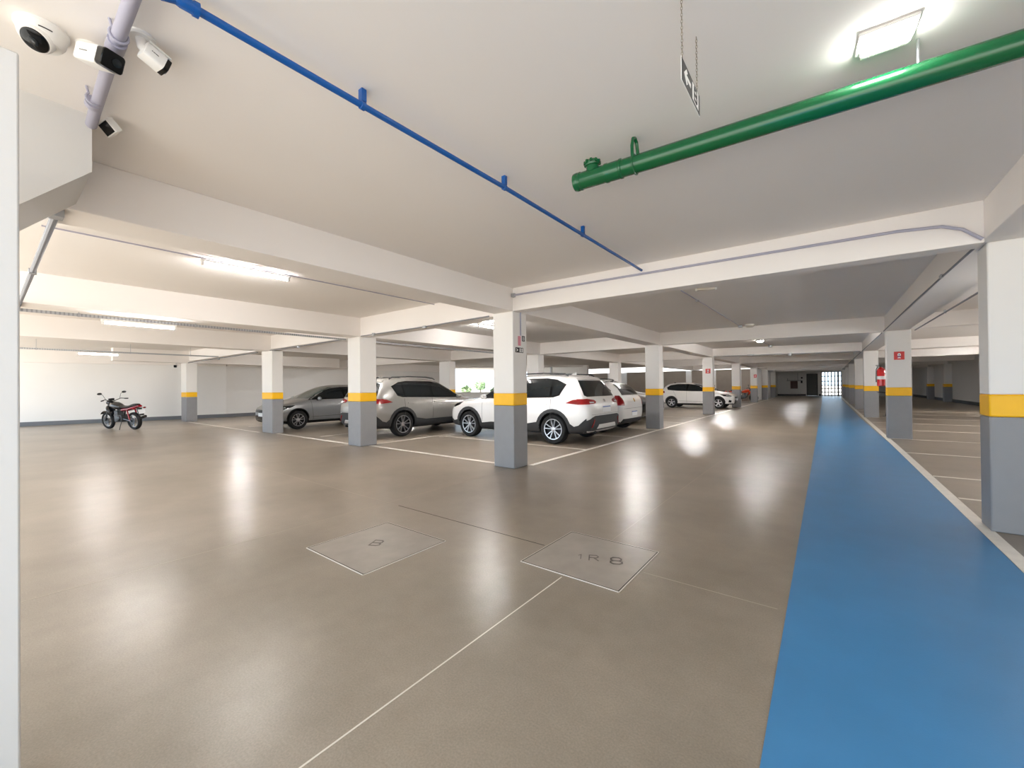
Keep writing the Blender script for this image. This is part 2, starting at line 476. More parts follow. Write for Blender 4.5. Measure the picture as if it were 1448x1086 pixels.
# ------------------------------------------------------------------ floor markings
def strip(x0, x1, y0, y1, m, name='floor_marking', z=0.003, skew=None):
    s = MB()
    if skew: s.prism(skew, 0.0005, z, lambda a, b, zz: (a, b, zz))
    else: s.boxc(x0, x1, y0, y1, 0.0005, z)
    struct(name, s, m, smooth=False)
s = MB(); s.prism([(-0.195, -2.5), (1.06, -2.5), (1.10, 12), (1.02, 20), (0.96, 50), (-0.33, 50), (-0.22, 12)], 0.0005, 0.003, lambda a, b, z: (a, b, z))
struct('painted_walkway', s, M['blue_floor'], smooth=False)
s = MB(); s.prism([(1.065, -2.5), (1.165, -2.5), (1.20, 12), (1.15, 50), (1.04, 50), (1.105, 12)], 0.0005, 0.0035, lambda a, b, z: (a, b, z))
struct('floor_marking', s, M['line'], smooth=False)
strip(-4.06, -3.97, 5.72, 54.5, M['line'])          # left lane line
strip(-21.2, -13.99, 5.22, 5.30, M['line']); strip(-13.2, -9.05, 5.40, 5.48, M['line']); strip(-8.48, -4.52, 5.50, 5.58, M['line'])
for y in (7.75, 10.22, 12.35, 15.2, 17.7, 22.6, 24.0, 26.2, 29.6, 32.0):      # bays opening on the lane
    strip(-8.4, -4.06, y, y + 0.07, M['line'])
for x in (-8.62, -11.3, -16.4):                                # bays opening on the left aisle
    strip(x, x + 0.07, 5.8, 10.6, M['line'])
strip(-8.4, -8.33, 7.6, 12.6, M['line'])
for y in (6.9, 8.34, 10.85, 13.42, 16.0, 18.6, 21.2, 23.8, 26.4):
    strip(1.2, 6.6, y, y + 0.06, M['line'])
def joint(x0, x1, y0, y1, m='joint'):
    strip(x0, x1, y0, y1, M[m], 'floor_joint', 0.0012)
joint(-1.504, -1.496, -2.5, 2.5); joint(-1.503, -1.497, 3.36, 50, 'jointfaint'); joint(-4.105, -4.098, -2.5, 5.2, 'jointfaint')
joint(-22, -3.9, 2.905, 2.912, 'jointfaint'); joint(-3.9, -1.91, 2.905, 2.912, 'jointdark'); joint(-1.06, -0.25, 2.905, 2.912, 'jointfaint')
joint(-9.0, -8.994, -2.5, 5.3, 'jointfaint'); joint(-22, -4.1, -0.6, -0.594, 'jointfaint')
for y in (10.2, 17.6, 25.0, 32.4):
    joint(-3.95, -0.25, y, y + 0.006, 'jointfaint')

# inspection covers let into the floor
FNT = {
 'E': [[(1, 1), (0, 1), (0, 0), (1, 0)], [(0, .5), (.8, .5)]],
 'B': [[(0, 0), (0, 1), (.75, 1), (.95, .85), (.95, .65), (.75, .5), (0, .5)], [(.75, .5), (1, .35), (1, .15), (.75, 0), (0, 0)]],
 'C': [[(1, .8), (.8, 1), (.2, 1), (0, .8), (0, .2), (.2, 0), (.8, 0), (1, .2)]],
 'O': [[(.2, 1), (.8, 1), (1, .8), (1, .2), (.8, 0), (.2, 0), (0, .2), (0, .8), (.2, 1)]],
 '8': [[(.25, .5), (.05, .65), (.05, .85), (.25, 1), (.75, 1), (.95, .85), (.95, .65), (.75, .5), (.25, .5), (0, .35), (0, .15), (.25, 0), (.75, 0), (1, .15), (1, .35), (.75, .5)]],
 'm': [[(0, 0), (0, .7), (.2, .8), (.45, .7), (.5, 0)], [(.45, .7), (.75, .8), (1, .65), (1, 0)]],
 '-': [[(0, .5), (1, .5)]],
 '1': [[(.2, .8), (.5, 1), (.5, 0)]], 'A': [[(0, 0), (.5, 1), (1, 0)], [(.2, .4), (.8, .4)]],
 'R': [[(0, 0), (0, 1), (.8, 1), (1, .75), (.8, .5), (0, .5)], [(.5, .5), (1, 0)]],
 '>': [[(0, 1), (1, .5), (0, 0)]],
 'a': [[(.1, .7), (.9, .7), (.9, 0), (.1, 0), (.1, .35), (.9, .35)]],
}
def stroke(mb, ch, fn, th, mi=0, d0=0.0, d1=0.001):
    for pl in FNT[ch]:
        for (a, b) in zip(pl[:-1], pl[1:]):
            A, B = Vector(a), Vector(b)
            d = (B - A)
            if d.length < 1e-6: continue
            d.normalize(); n = Vector((-d.y, d.x)) * th / 2; e = d * th / 2
            poly = [A - e + n, B + e + n, B + e - n, A - e - n]
            mb.prism([(p.x, p.y) for p in poly], d0, d1, fn, mi)
def cover(x0, x1, y0, y1, label, letters):
    o = thing('inspection_cover', label, 'manhole cover', ((x0 + x1) / 2, (y0 + y1) / 2, 0), 0, 'inspection covers in the lane floor')
    hx, hy = (x1 - x0) / 2, (y1 - y0) / 2
    s = MB(); s.boxc(-hx + 0.008, hx - 0.008, -hy + 0.008, hy - 0.008, 0.0, 0.004)
    s.build('lid', M['hatch'], o)
    r = MB()
    r.boxc(-hx, -hx + 0.006, -hy, hy, 0, 0.005); r.boxc(hx - 0.006, hx, -hy, hy, 0, 0.005)
    r.boxc(-hx, hx, -hy, -hy + 0.006, 0, 0.005); r.boxc(-hx, hx, hy - 0.006, hy, 0, 0.005)
    r.build('frame', M['frame_metal'], o)
    r = MB()
    r.boxc(-hx + 0.006, -hx + 0.013, -hy + .006, hy - .006, 0, 0.0045); r.boxc(hx - 0.013, hx - .006, -hy + .006, hy - .006, 0, 0.0045)
    r.boxc(-hx + .006, hx - .006, -hy + 0.006, -hy + 0.013, 0, 0.0045); r.boxc(-hx + .006, hx - .006, hy - 0.013, hy - .006, 0, 0.0045)
    r.build('gap', M['jointdark'], o)
    for ch, lx, ly, ux, uy, sz, th in letters:
        t = MB()
        U = Vector((ux, uy)).normalized() * sz; V = Vector((-uy, ux)).normalized() * sz * 1.35
        stroke(t, ch, lambda a, b, d, U=U, V=V, lx=lx, ly=ly: (lx - (x0 + x1) / 2 + U.x * a + V.x * b, ly - (y0 + y1) / 2 + U.y * a + V.y * b, 0.004 + d), th)
        t.build('cast_letter', M['letter'], o)
    return o
cover(-3.50, -2.655, 1.67, 2.48, 'concrete inspection cover with one letter, left of the two in the floor',
      [('B', -3.12, 2.02, 0.9, 0.45, 0.085, 0.13)])
cover(-1.886, -1.085, 2.53, 3.33, 'concrete inspection cover with two marks, right one nearer the blue walkway',
      [('8', -1.31, 2.90, 0.9, 0.42, 0.085, 0.13), ('R', -1.47, 2.86, 0.9, 0.42, 0.07, 0.12), ('1', -1.56, 2.83, 0.9, 0.42, 0.06, 0.1)])

# ------------------------------------------------------------------ ceiling services
# blue pipe
o = thing('blue_pipe', 'thin blue pipe crossing the ceiling towards the corner column', 'pipe', (-1.94, 3.0, CZ))
def L(p, o): return tuple(Vector(p) - Vector(o.location))
p = MB(); p.tube([L((-1.985, 0.50, 2.872), o), L((-1.935, 2.4, 2.872), o), L((-1.925, 5.33, 2.872), o)], 0.0165, 16)
p.build('pipe_run', M['blue_pipe'], o)
p = MB()
p.tube([L((-1.984, 0.525, 2.872), o), L((-1.986, 0.478, 2.872), o), L((-1.987, 0.452, 2.880), o), L((-1.988, 0.435, 2.905), o), L((-1.988, 0.43, 2.955), o)], 0.025, 16)
p.tube([L((-1.984, 0.535, 2.872), o), L((-1.985, 0.515, 2.872), o)], 0.0285, 16)
p.tube([L((-1.988, 0.46, 2.876), o), L((-1.990, 0.415, 2.860), o)], 0.024, 16)
p.build('elbow', M['blue_pipe'], o)
for y, x in ((1.255, -1.966), (2.44, -1.935), (3.70, -1.930)):
    p = MB()
    p.tube([L((x, y - 0.014, 2.872), o), L((x, y + 0.014, 2.872), o)], 0.022, 14)
    p.box(L((x, y - 0.0, 2.924), o), (0.034, 0.03, 0.068))
    p.build('bracket', M['blue_pipe'], o, bevel=0.002)
# green pipe
o = thing('green_pipe', 'thick green drain pipe under the ceiling at upper right', 'pipe', (0, 2.6, CZ))
A, B = Vector((-1.40, 2.565, 2.785)), Vector((2.2, 2.80, 2.785))
dirg = (B - A).normalized()
G = lambda t, dz=0: L(A + dirg * t + Vector((0, 0, dz)), o)
p = MB(); p.tube([G(0.10), G(3.6)], 0.056, 28); p.build('pipe_run', M['green_pipe'], o)
p = MB()
p.lathe([(0.0, 0), (0.045, 0.0), (0.058, 0.006), (0.061, 0.02), (0.061, 0.035), (0.058, 0.04), (0.061, 0.046), (0.061, 0.055), (0.057, 0.06), (0.057, 0.23), (0.062, 0.232), (0.062, 0.25), (0.059, 0.255), (0.059, 0.33), (0.0625, 0.333), (0.0625, 0.345), (0.056, 0.35)], G(0), dirg, 28)
p.build('tee_fitting', M['green_pipe'], o)
p = MB(); p.lathe([(0.043, 0.0), (0.043, 0.075), (0.05, 0.078), (0.052, 0.082), (0.052, 0.105), (0.047, 0.11), (0.0, 0.112)], G(0.14), (0, -0.12, 1), 20)
for k in range(10):
    a = 2 * PI * k / 10
    c = Vector(G(0.14)) + Vector((0, -0.0115, 0.094)) + Vector((0.051 * math.cos(a), 0.051 * math.sin(a), 0))
    p.box(c, (0.014, 0.014, 0.02), a)
p.build('screw_cap', M['green_pipe'], o)
p = MB()
ring = []
c0 = Vector(G(0.43))
for k in range(25):
    a = 2 * PI * k / 24
    ring.append(c0 + Vector((0, 0.060 * math.sin(a), 0.060 * math.cos(a))))
p.tube(ring, 0.006, 6)
p.tube([c0 + Vector((0, -0.045, 0.03)), c0 + Vector((0, -0.05, 0.10)), c0 + Vector((0, -0.03, 0.155)), c0 + Vector((0, 0.0, 0.172)), c0 + Vector((0, 0.03, 0.155)), c0 + Vector((0, 0.05, 0.10)), c0 + Vector((0, 0.045, 0.03))], 0.011, 8)
p.build('strap', M['green_pipe'], o)
p = MB(); c0 = Vector(G(1.76)); p.tube([c0 + Vector((0, 0, 0.05)), c0 + Vector((0, 0, 0.175))], 0.006, 8)
p.build('hanger_rod', M['galv'], o)

# gray conduit above the cameras
o = thing('gray_conduit', 'fat lilac gray conduit running past the ceiling cameras', 'conduit', (-2.7, 0.38, CZ))
p = MB(); p.tube([L((-1.4, 0.36, 2.905), o), L((-2.5, 0.368, 2.905), o), L((-3.20, 0.385, 2.905), o), L((-3.388, 0.392, 2.905), o)], 0.026, 18)
p.build('conduit_run', M['conduit'], o)
for x, w_ in ((-2.52, 0.075), (-3.13, 0.04)):
    p = MB(); p.tube([L((x - w_ / 2, 0.37, 2.905), o), L((x + w_ / 2, 0.37, 2.905), o)], 0.034, 18)
    p.build('coupling', M['conduit'], o)
for x in (-2.44, -3.08):
    p = MB()
    pts = [Vector(L((x, 0.368, 2.905), o)) + Vector((0, 0.031 * math.cos(a), 0.031 * math.sin(a))) for a in [PI * (0.75 + 1.5 * k / 14) for k in range(15)]]
    pts = [pts[0] + Vector((0, -0.008, 0.034))] + pts + [pts[-1] + Vector((0, 0.008, 0.034))]
    p.tube(pts, 0.006, 6)
    p.build('clamp', M['conduit'], o)

def conduit(label, path, r, m='conduit', clips=None, name='conduit', group=None, n=10):
    o = thing(name, label, 'conduit', path[0], 0, group)
    p = MB(); p.tube([L(q, o) for q in path], r, n); p.build('conduit_run', M[m], o)
    for q, s in (clips or []):
        b = MB(); b.box(L(q, o), s); b.build('junction_box', M['galv'], o, bevel=0.004)
    return o
conduit('thin lilac conduit along the face of the beam across the lane', [(-4.0, 5.27, 2.83), (-3.8, 5.278, 2.83), (-1.117, 5.335, 2.815), (0.55, 5.36, 2.80), (0.85, 5.365, 2.775), (0.98, 5.368, 2.72), (1.10, 5.37, 2.605)], 0.014,
        clips=[((-4.02, 5.275, 2.83), (0.06, 0.05, 0.06))])
conduit('white cable duct down the corner column face', [(-4.045, 5.50, 2.585), (-4.045, 5.50, 2.2)], 0.011, 'conduit')
conduit('conduit on the beam edge over the right side of the blue walkway', [(1.105, 5.5, 2.60), (1.105, 9.0, 2.62), (1.105, 13.44, 2.60)], 0.011, 'dull', clips=[((1.10, 7.0, 2.615), (0.03, 0.1, 0.035))])
conduit('conduit on the beam edge beyond the extinguisher sign column', [(1.105, 13.8, 2.60), (1.105, 21.2, 2.60)], 0.011, 'dull')
conduit('conduit on the beam edge at the far end of the walkway', [(1.105, 21.6, 2.60), (1.105, 48.0, 2.60)], 0.011, 'dull')
conduit('galvanised conduit hung in the right hand bay', [(1.68, 6.0, 2.585), (1.66, 13.4, 2.585)], 0.014, 'dull', clips=[((1.672, 10.4, 2.60), (0.03, 0.05, 0.06)), ((1.676, 8.0, 2.60), (0.03, 0.05, 0.06))])
conduit('thin conduit along the lane ceiling with box at its far end', [(-1.95, 5.6, 2.938), (-1.90, 9.0, 2.938), (-1.86, 12.72, 2.938)], 0.009, 'conduit', clips=[((-1.845, 12.6, 2.925), (0.10, 0.10, 0.06)), ((-1.93, 8.3, 2.938), (0.06, 0.06, 0.03))])
conduit('short conduit from the round lit lamp to a ceiling box', [(-1.92, 17.6, 2.938), (-1.84, 20.0, 2.938)], 0.012, 'conduit', clips=[((-1.84, 20.0, 2.92), (0.14, 0.14, 0.08))])
conduit('long conduit across the lane at the third beam', [(-4.0, 20.03, 2.60), (-1.6, 20.5, 2.60), (1.07, 21.1, 2.60)], 0.014, 'dull', clips=[((-2.6, 20.30, 2.60), (0.25, 0.06, 0.06)), ((-1.2, 20.6, 2.58), (0.12, 0.06, 0.12))])
conduit('gray conduit dropping from the soffit to the left hung rail', [(-4.09, 0.335, 2.62), (-4.18, 0.308, 2.555), (-6.5, 0.306, 2.53), (-8.95, 0.305, 2.515)], 0.022, 'dull', clips=[((-4.15, 0.310, 2.575), (0.10, 0.07, 0.09)), ((-6.2, 0.306, 2.532), (0.04, 0.055, 0.055))])
conduit('thin ceiling conduit leading to the left tube light', [(-5.95, 0.35, 2.938), (-5.95, 5.3, 2.938)], 0.008, 'conduit')
conduit('conduit under the beam between the corner column and the gray car', [(-8.4, 5.28, 2.53), (-6.4, 5.27, 2.53), (-4.55, 5.28, 2.55)], 0.012, 'dull', clips=[((-6.2, 5.27, 2.525), (0.08, 0.05, 0.05)), ((-7.9, 5.27, 2.525), (0.06, 0.05, 0.07))])
conduit('conduit under the beam between the two columns by the silver hatchback', [(-13.2, 5.27, 2.50), (-9.1, 5.27, 2.51)], 0.012, 'dull', clips=[((-11.4, 5.27, 2.49), (0.08, 0.05, 0.06))])
conduit('conduit under the beam toward the left corner column', [(-21.1, 5.26, 2.47), (-14.1, 5.27, 2.49)], 0.014, 'dull', clips=[((-17.5, 5.26, 2.46), (0.08, 0.05, 0.06))])

# perforated rails with tube lights
def rail(label, x, y0, y1, z, hang):
    o = thing('perforated_rail', label, 'cable rail', (x, y0, z), 0, 'perforated rails in the left bays')
    r = MB(); r.boxc(-0.02, 0.02, 0, y1 - y0, -0.02, 0.02)
    r.build('channel', M['slotted'], o)
    for y in hang:
        h = MB(); h.tube([(0, y - y0, 0.015), (0, y - y0, CZ - z)], 0.004, 6); h.build('hanger_rod', M['galv'], o)
        h = MB(); h.boxc(-0.026, 0.026, y - y0 - 0.012, y - y0 + 0.012, -0.026, 0.026); h.build('clip', M['galv'], o)
    return o
rail('perforated rail with a lit tube beyond the second beam on the left', -9.0, -1.0, 5.25, 2.50, (0.9, 2.35))
rail('perforated rail deep in the left bay above the motorcycle', -17.0, -1.5, 5.1, 2.50, (0.9, 2.8, 4.3))
rail('perforated rail over the gray sport utility car', -9.0, 5.9, 12.5, 2.50, (7.0, 9.5))
def tube_light(label, x, y0, y1, z, group='tube lights in the left bays'):
    o = thing('tube_light', label, 'tube light', (x, y0, z), 0, group)
    l = y1 - y0
    b = MB(); b.boxc(-0.03, 0.03, -0.03, l + 0.03, 0.025, 0.06); b.build('housing', M['white_plastic'], o, bevel=0.004)
    t = MB(); t.tube([(0, 0.01, 0), (0, l - 0.01, 0)], 0.017, 12); t.build('lamp_tube', M['tube'], o)
    for y in (-0.02, l - 0.01):
        c = MB(); c.boxc(-0.02, 0.02, y, y + 0.03, -0.022, 0.026); c.build('lamp_holder', M['white_plastic'], o)
    return o
tube_light('lit ceiling tube light in the nearest left bay', -6.06, 1.66, 2.66, 2.90)
tube_light('lit tube light under the rail beyond the second left beam', -9.0, 1.17, 2.05, 2.418)
tube_light('lit tube light on the deepest rail above the motorcycle', -17.0, 1.68, 2.52, 2.418)
tube_light('lit tube light half hidden behind the corner column', -6.96, 7.68, 8.6, 2.90)

# lane lamps
o = thing('bulkhead_light', 'lit rectangular emergency lamp beside the thick green pipe', 'ceiling light', (0.235, 2.55, CZ), math.radians(3.5))
b = MB(); b.boxc(-0.105, 0.105, -0.075, 0.075, -0.014, 0); b.build('base_plate', M['white_plastic'], o, bevel=0.004)
b = MB(); b.boxc(-0.088, 0.088, -0.04, 0.035, -0.05, -0.014); b.build('diffuser', M['led'], o, bevel=0.006)
b = MB(); b.boxc(-0.088, 0.088, 0.035, 0.062, -0.044, -0.014); b.build('housing', M['clear'], o, bevel=0.004)
def round_lamp(label, x, y, lit):
    o = thing('round_lamp', label, 'ceiling light', (x, y, CZ), 0, 'round lamps on the lane ceiling')
    b = MB(); b.lathe([(0.0, 0), (0.12, 0), (0.12, -0.03), (0.11, -0.035)], (0, 0, 0), (0, 0, 1), 24); b.build('base', M['white_plastic'], o)
    b = MB(); b.lathe([(0.105, -0.03), (0.10, -0.055), (0.07, -0.075), (0.0, -0.08)], (0, 0, 0), (0, 0, 1), 24); b.build('diffuser', M['led'] if lit else M['off_lens'], o)
round_lamp('lit round lamp on the lane ceiling', -1.92, 17.42, True)
round_lamp('unlit round lamp on the lane ceiling beyond the second beam', -1.62, 12.62, False)
o = thing('batten_light', 'unlit cream batten lamp on the lane ceiling behind the first cross beam', 'ceiling light', (-1.58, 7.37, CZ), math.radians(22))
b = MB(); b.boxc(-0.14, 0.14, -0.035, 0.035, -0.035, 0); b.build('housing', M['off_lens'], o, bevel=0.008)
for s in (-1, 1):
    b = MB(); b.boxc(s * 0.15 - 0.012, s * 0.15 + 0.012, -0.028, 0.028, -0.04, 0); b.build('end_cap', M['white_plastic'], o)
o = thing('batten_light', 'long lit lamp across the ceiling near the street gate', 'ceiling light', (0.42, 44.2, CZ))
b = MB(); b.boxc(-0.9, 0.9, -0.08, 0.08, -0.05, 0); b.build('housing', M['white_plastic'], o)
b = MB(); b.boxc(-0.86, 0.86, -0.07, 0.07, -0.20, -0.05); b.build('diffuser', M['soft_led'], o)

# unused spots for added fill lamps behind and beside the camera
extra = [(-1.9, -2.6), (-6.06, -2.4), (3.9, 1.5), (3.9, 8.5), (3.9, 16.5), (-11.2, 8.2), (-11.2, 15.5)]

# ------------------------------------------------------------------ hanging sign
o = thing('hanging_sign', 'small black arrow and letter sign hung on chains from the ceiling', 'sign', (-0.46, 1.755, 2.606))
SW, SHT = 0.295, 0.092
b = MB(); b.boxc(0.001, 0.003, -0.003, SW + 0.004, -0.004, SHT + 0.004); b.build('white_edge', M['sign_white'], o)
b = MB(); b.boxc(0.003, 0.0045, 0, SW, 0, SHT); b.build('panel', M['sign_dark'], o)
FN = lambda a, bb, d: (d, a, bb)
b = MB()
ay, az = 0.105, 0.046
b.prism([(0.03, az), (0.068, az + 0.034), (0.084, az + 0.022), (0.066, az + 0.009), (0.135, az + 0.009), (0.135, az - 0.009), (0.066, az - 0.009), (0.084, az - 0.022), (0.068, az - 0.034)], 0.0045, 0.0055, FN)
b.build('arrow', M['sign_white'], o)
b = MB(); b.boxc(0.0045, 0.0055, 0.162, 0.265, 0.009, SHT - 0.009); b.build('letter_field', M['sign_white'], o)
b = MB(); stroke(b, 'B', lambda a, bb, d: (d, 0.192 + a * 0.045, 0.020 + bb * 0.052), 0.24, 0, 0.0055, 0.0065); b.build('letter', M['sign_dark'], o)
for y in (0.02, 0.265):
    ch = MB()
    zz = SHT + 0.004; k = 0
    while zz < CZ - 2.606 - 0.008:
        ringp = []
        for q in range(9):
            a = 2 * PI * q / 8
            u = 0.0035 * math.cos(a); v = 0.0085 * math.sin(a) + zz + 0.0085
            ringp.append((u, y, v) if k % 2 else (0, y + u, v))
        ch.tube(ringp, 0.0012, 5, cap=False); zz += 0.0135; k += 1
    ch.build('chain', M['chain'], o)

# wall signs
def face_sign(name, label, cat, loc, w_, h_, normal, base, build):
    o = thing(name, label, cat, loc, 0, 'safety signs on the columns' if name == 'safety_sign' else None)
    if normal == '-y': fn = lambda a, b, d: (a, -d, b)
    else: fn = lambda a, b, d: (d, a, b)
    b = MB(); b.prism([(-w_ / 2, -h_ / 2), (w_ / 2, -h_ / 2), (w_ / 2, h_ / 2), (-w_ / 2, h_ / 2)], 0.001, 0.004, fn)
    b.build('panel', base, o)
    build(o, fn)
    return o
def ext_icon(o, fn, s):
    a = MB()
    pts = [(0.35 * math.cos(t), 0.30 + 0.42 * math.sin(t)) for t in [PI * k / 10 for k in range(11)]]
    a.prism([(-0.35 * s, -0.05 * s)] + [(-x * s, y * s) for x, y in pts] [0:0] + [(x * s, y * s) for x, y in reversed(pts)] + [(0.35 * s, -0.05 * s)], 0.004, 0.005, fn)
    a.prism([(-0.38 * s, -0.75 * s), (0.38 * s, -0.75 * s), (0.22 * s, -0.42 * s), (-0.22 * s, -0.42 * s)], 0.004, 0.005, fn)
    a.build('pictogram', M['sign_white'], o)
    c = MB(); c.prism([(-0.1 * s, 0.15 * s), (0.1 * s, 0.15 * s), (0.1 * s, 0.45 * s), (-0.1 * s, 0.45 * s)], 0.005, 0.006, fn)
    c.prism([(-0.42 * s, -0.30 * s), (0.42 * s, -0.30 * s), (0.42 * s, -0.12 * s), (-0.42 * s, -0.12 * s)], 0.005, 0.006, fn)
    c.build('pictogram_detail', M['plate_blue'], o)
face_sign('safety_sign', 'red and white sign on the column beside the fire extinguisher', 'sign', (1.386, 13.459, 2.0), 0.185, 0.195, '-y', M['red'], lambda o, fn: ext_icon(o, fn, 0.085))
face_sign('safety_sign', 'small red sign on the column before the white hatchback', 'sign', (-4.25, 20.049, 1.96), 0.21, 0.215, '-y', M['red'], lambda o, fn: ext_icon(o, fn, 0.09))
face_sign('safety_sign', 'tiny dark red sign on a far left lane column', 'sign', (-4.17, 34.799, 1.94), 0.18, 0.24, '-y', M['red'], lambda o, fn: ext_icon(o, fn, 0.08))
def arrowB(o, fn):
    a = MB(); a.prism([(-0.085, 0.030), (-0.035, 0.0), (-0.085, -0.030), (-0.07, 0.0)], 0.004, 0.005, fn)
    a.prism([(0.005, -0.032), (0.092, -0.032), (0.092, 0.032), (0.005, 0.032)], 0.004, 0.005, fn); a.build('white_marks', M['sign_white'], o)
    b = MB(); stroke(b, 'B', lambda x, y, d: fn(0.03 + x * 0.036, -0.022 + y * 0.044, d), 0.22, 0, 0.005, 0.006); b.build('letter', M['sign_dark'], o)
face_sign('arrow_sign', 'small black arrow sign on the side of the corner column', 'sign', (-4.059, 5.475, 1.955), 0.215, 0.085, '+x', M['sign_dark'], arrowB)
face_sign('notice', 'narrow pink printed notice above the arrow sign on the corner column', 'notice', (-4.059, 5.478, 2.11), 0.075, 0.16, '+x', M['pink'], lambda o, fn: None)
def num(o, fn):
    b = MB(); stroke(b, 'B', lambda x, y, d: fn(-0.02 + x * 0.04, -0.025 + y * 0.05, d), 0.22, 0, 0.004, 0.005); b.build('letter', M['sign_white'], o)
face_sign('letter_sign', 'tiny black letter sign at the top edge of the corner column side', 'sign', (-4.059, 5.59, 2.155), 0.075, 0.09, '+x', M['sign_dark'], num)

# ------------------------------------------------------------------ cameras on the ceiling
def orient(d, up=(0, 0, 1)):
    x = Vector(d).normalized(); y = Vector(up).cross(x).normalized(); z = x.cross(y)
    return Matrix((x, y, z)).transposed()
o = thing('dome_camera', 'white dome security camera with dark round eye at upper left', 'security camera', (-2.745, 0.165, CZ))
b = MB(); b.lathe([(0, 0), (0.085, 0), (0.086, -0.012), (0.080, -0.022), (0.074, -0.05), (0.06, -0.072), (0.0, -0.078)], (0, 0, 0), (0, 0, 1), 36); b.build('housing', M['white_plastic'], o)
b = MB()
for k, (a0, a1) in enumerate(((-0.30, -0.22), (-0.20, -0.06), (-0.04, 0.0), (0.02, 0.06), (0.08, 0.13))):
    for t in range(3):
        a = a0 + (a1 - a0) * t / 2 + 0.15
        T = Matrix.Rotation(a, 4, 'Z') @ Matrix.Translation((0.0785, 0, -0.036)) @ Matrix.Rotation(math.radians(-12), 4, 'Y')
        b.boxc(-0.0015, 0.0012, -0.004, 0.004, -0.0018, 0.0018, 0, T)
b.build('maker_mark', M['black'], o)
dv = Vector((0.45, -0.35, -0.8)).normalized()
Td = orient(dv)
b = MB(); b.lathe([(0.055, -0.01), (0.055, 0.05), (0.050, 0.062), (0.046, 0.064)], Vector((0.002, 0, -0.030)), dv, 30, cap=False); b.build('eye_ring', M['white_plastic'], o)
b = MB(); b.lathe([(0.047, 0.058), (0.044, 0.068), (0.030, 0.077), (0.0, 0.081)], Vector((0.002, 0, -0.030)), dv, 30); e = b.build('lens_cover', M['gloss_black'], o)
b = MB(); b.lathe([(0.018, 0.078), (0.018, 0.084), (0.012, 0.086), (0.0, 0.0865)], Vector((0.002, 0, -0.030)), dv, 20); b.build('lens', M['glass_dark'], e)
def bullet(label, mount, neck, tip, w_, h_, up=(0, 0, 1), visor=True):
    o = thing('bullet_camera', label, 'security camera', mount, 0, 'bullet cameras')
    N = Vector(neck) - Vector(mount); Tt = Vector(tip) - Vector(mount)
    d = (Tt - N); l = d.length
    Mx = Matrix.Translation(N) @ orient(d, up).to_4x4()
    b = MB(); b.lathe([(0, 0), (0.052, 0), (0.052, -0.008), (0.045, -0.014), (0.0, -0.014)], (0, 0, 0), (0, 0, 1), 30); b.build('mount_plate', M['white_plastic'], o)
    b = MB(); b.tube([(0, 0, -0.010), N * 0.5 + Vector((0, 0, -0.02)), Mx @ Vector((0.02, 0, 0))], [0.022, 0.018, 0.02], 14); b.build('arm', M['white_plastic'], o)
    def rr(w2, h2, r, n=4):
        pts = []
        for cx, cy, a0 in ((w2 - r, h2 - r, 0), (-w2 + r, h2 - r, 90), (-w2 + r, -h2 + r, 180), (w2 - r, -h2 + r, 270)):
            for k in range(n + 1):
                a = math.radians(a0 + 90 * k / n); pts.append((cx + r * math.cos(a), cy + r * math.sin(a)))
        return pts
    rings = []
    for t, s in ((0, 0.8), (0.02, 0.95), (0.1, 1.0), (0.80, 1.0)):
        rings.append([Mx @ Vector((t * l, p[0] * s, p[1] * s)) for p in rr(w_ / 2, h_ / 2, 0.012)])
    b = MB(); b.ring_strip(rings); b.build('body', M['white_plastic'], o)
    rings = []
    for t, s in ((0.80, 0.97), (0.985, 0.97), (1.0, 0.90)):
        rings.append([Mx @ Vector((t * l, p[0] * s, p[1] * s)) for p in rr(w_ / 2, h_ / 2, 0.014)])
    b = MB(); b.ring_strip(rings); f = b.build('face', M['gloss_black'], o)
    b = MB(); b.lathe([(0.017, 0.0), (0.017, 0.006), (0.010, 0.008), (0, 0.0085)], Mx @ Vector((l * 0.995, 0.012, 0.0)), d, 18); b.build('lens', M['glass_dark'], f)
    b = MB()
    for q0, q1 in ((0.22, 0.26), (0.28, 0.36), (0.37, 0.50)):
        b.prism([(-w_ / 2 - 0.0008, -0.0016), (-w_ / 2 + 0.001, -0.0016), (-w_ / 2 + 0.001, 0.0016), (-w_ / 2 - 0.0008, 0.0016)], q0 * l, q1 * l, lambda a, bb, dd: Mx @ Vector((dd, a, bb)))
    b.build('maker_mark', M['black'], o)
    if visor:
        b = MB(); b.prism([(-w_ / 2 - 0.003, h_ / 2), (w_ / 2 + 0.003, h_ / 2), (w_ / 2 + 0.003, h_ / 2 + 0.004), (-w_ / 2 - 0.003, h_ / 2 + 0.004)], 0.02 * l, 0.9 * l, lambda a, bb, dd: Mx @ Vector((dd, a, bb)))
        b.build('sun_visor', M['white_plastic'], o)
    return o
bullet('white bullet camera with black square face beside the fat conduit', (-2.72, 0.315, CZ), (-2.655, 0.29, 2.880), (-2.475, 0.355, 2.80), 0.084, 0.078, visor=False)
bullet('white bullet camera pointing away to the right of the fat conduit', (-2.455, 0.445, CZ), (-2.435, 0.445, 2.895), (-2.455, 0.535, 2.865), 0.070, 0.066)
o = thing('flood_lamp', 'small black faced square lamp on the ceiling by the soffit block', 'flood lamp', (-3.34, 0.465, CZ))
Tf = Matrix.Translation((0, 0, -0.055)) @ orient((0.12, -0.72, -0.68)).to_4x4()
b = MB(); b.boxc(-0.02, 0.02, -0.055, 0.055, -0.036, 0.036, 0, Tf); b.boxc(-0.012, 0.012, -0.012, 0.012, -0.045, 0.0); b.build('housing', M['white_plastic'], o, bevel=0.003)
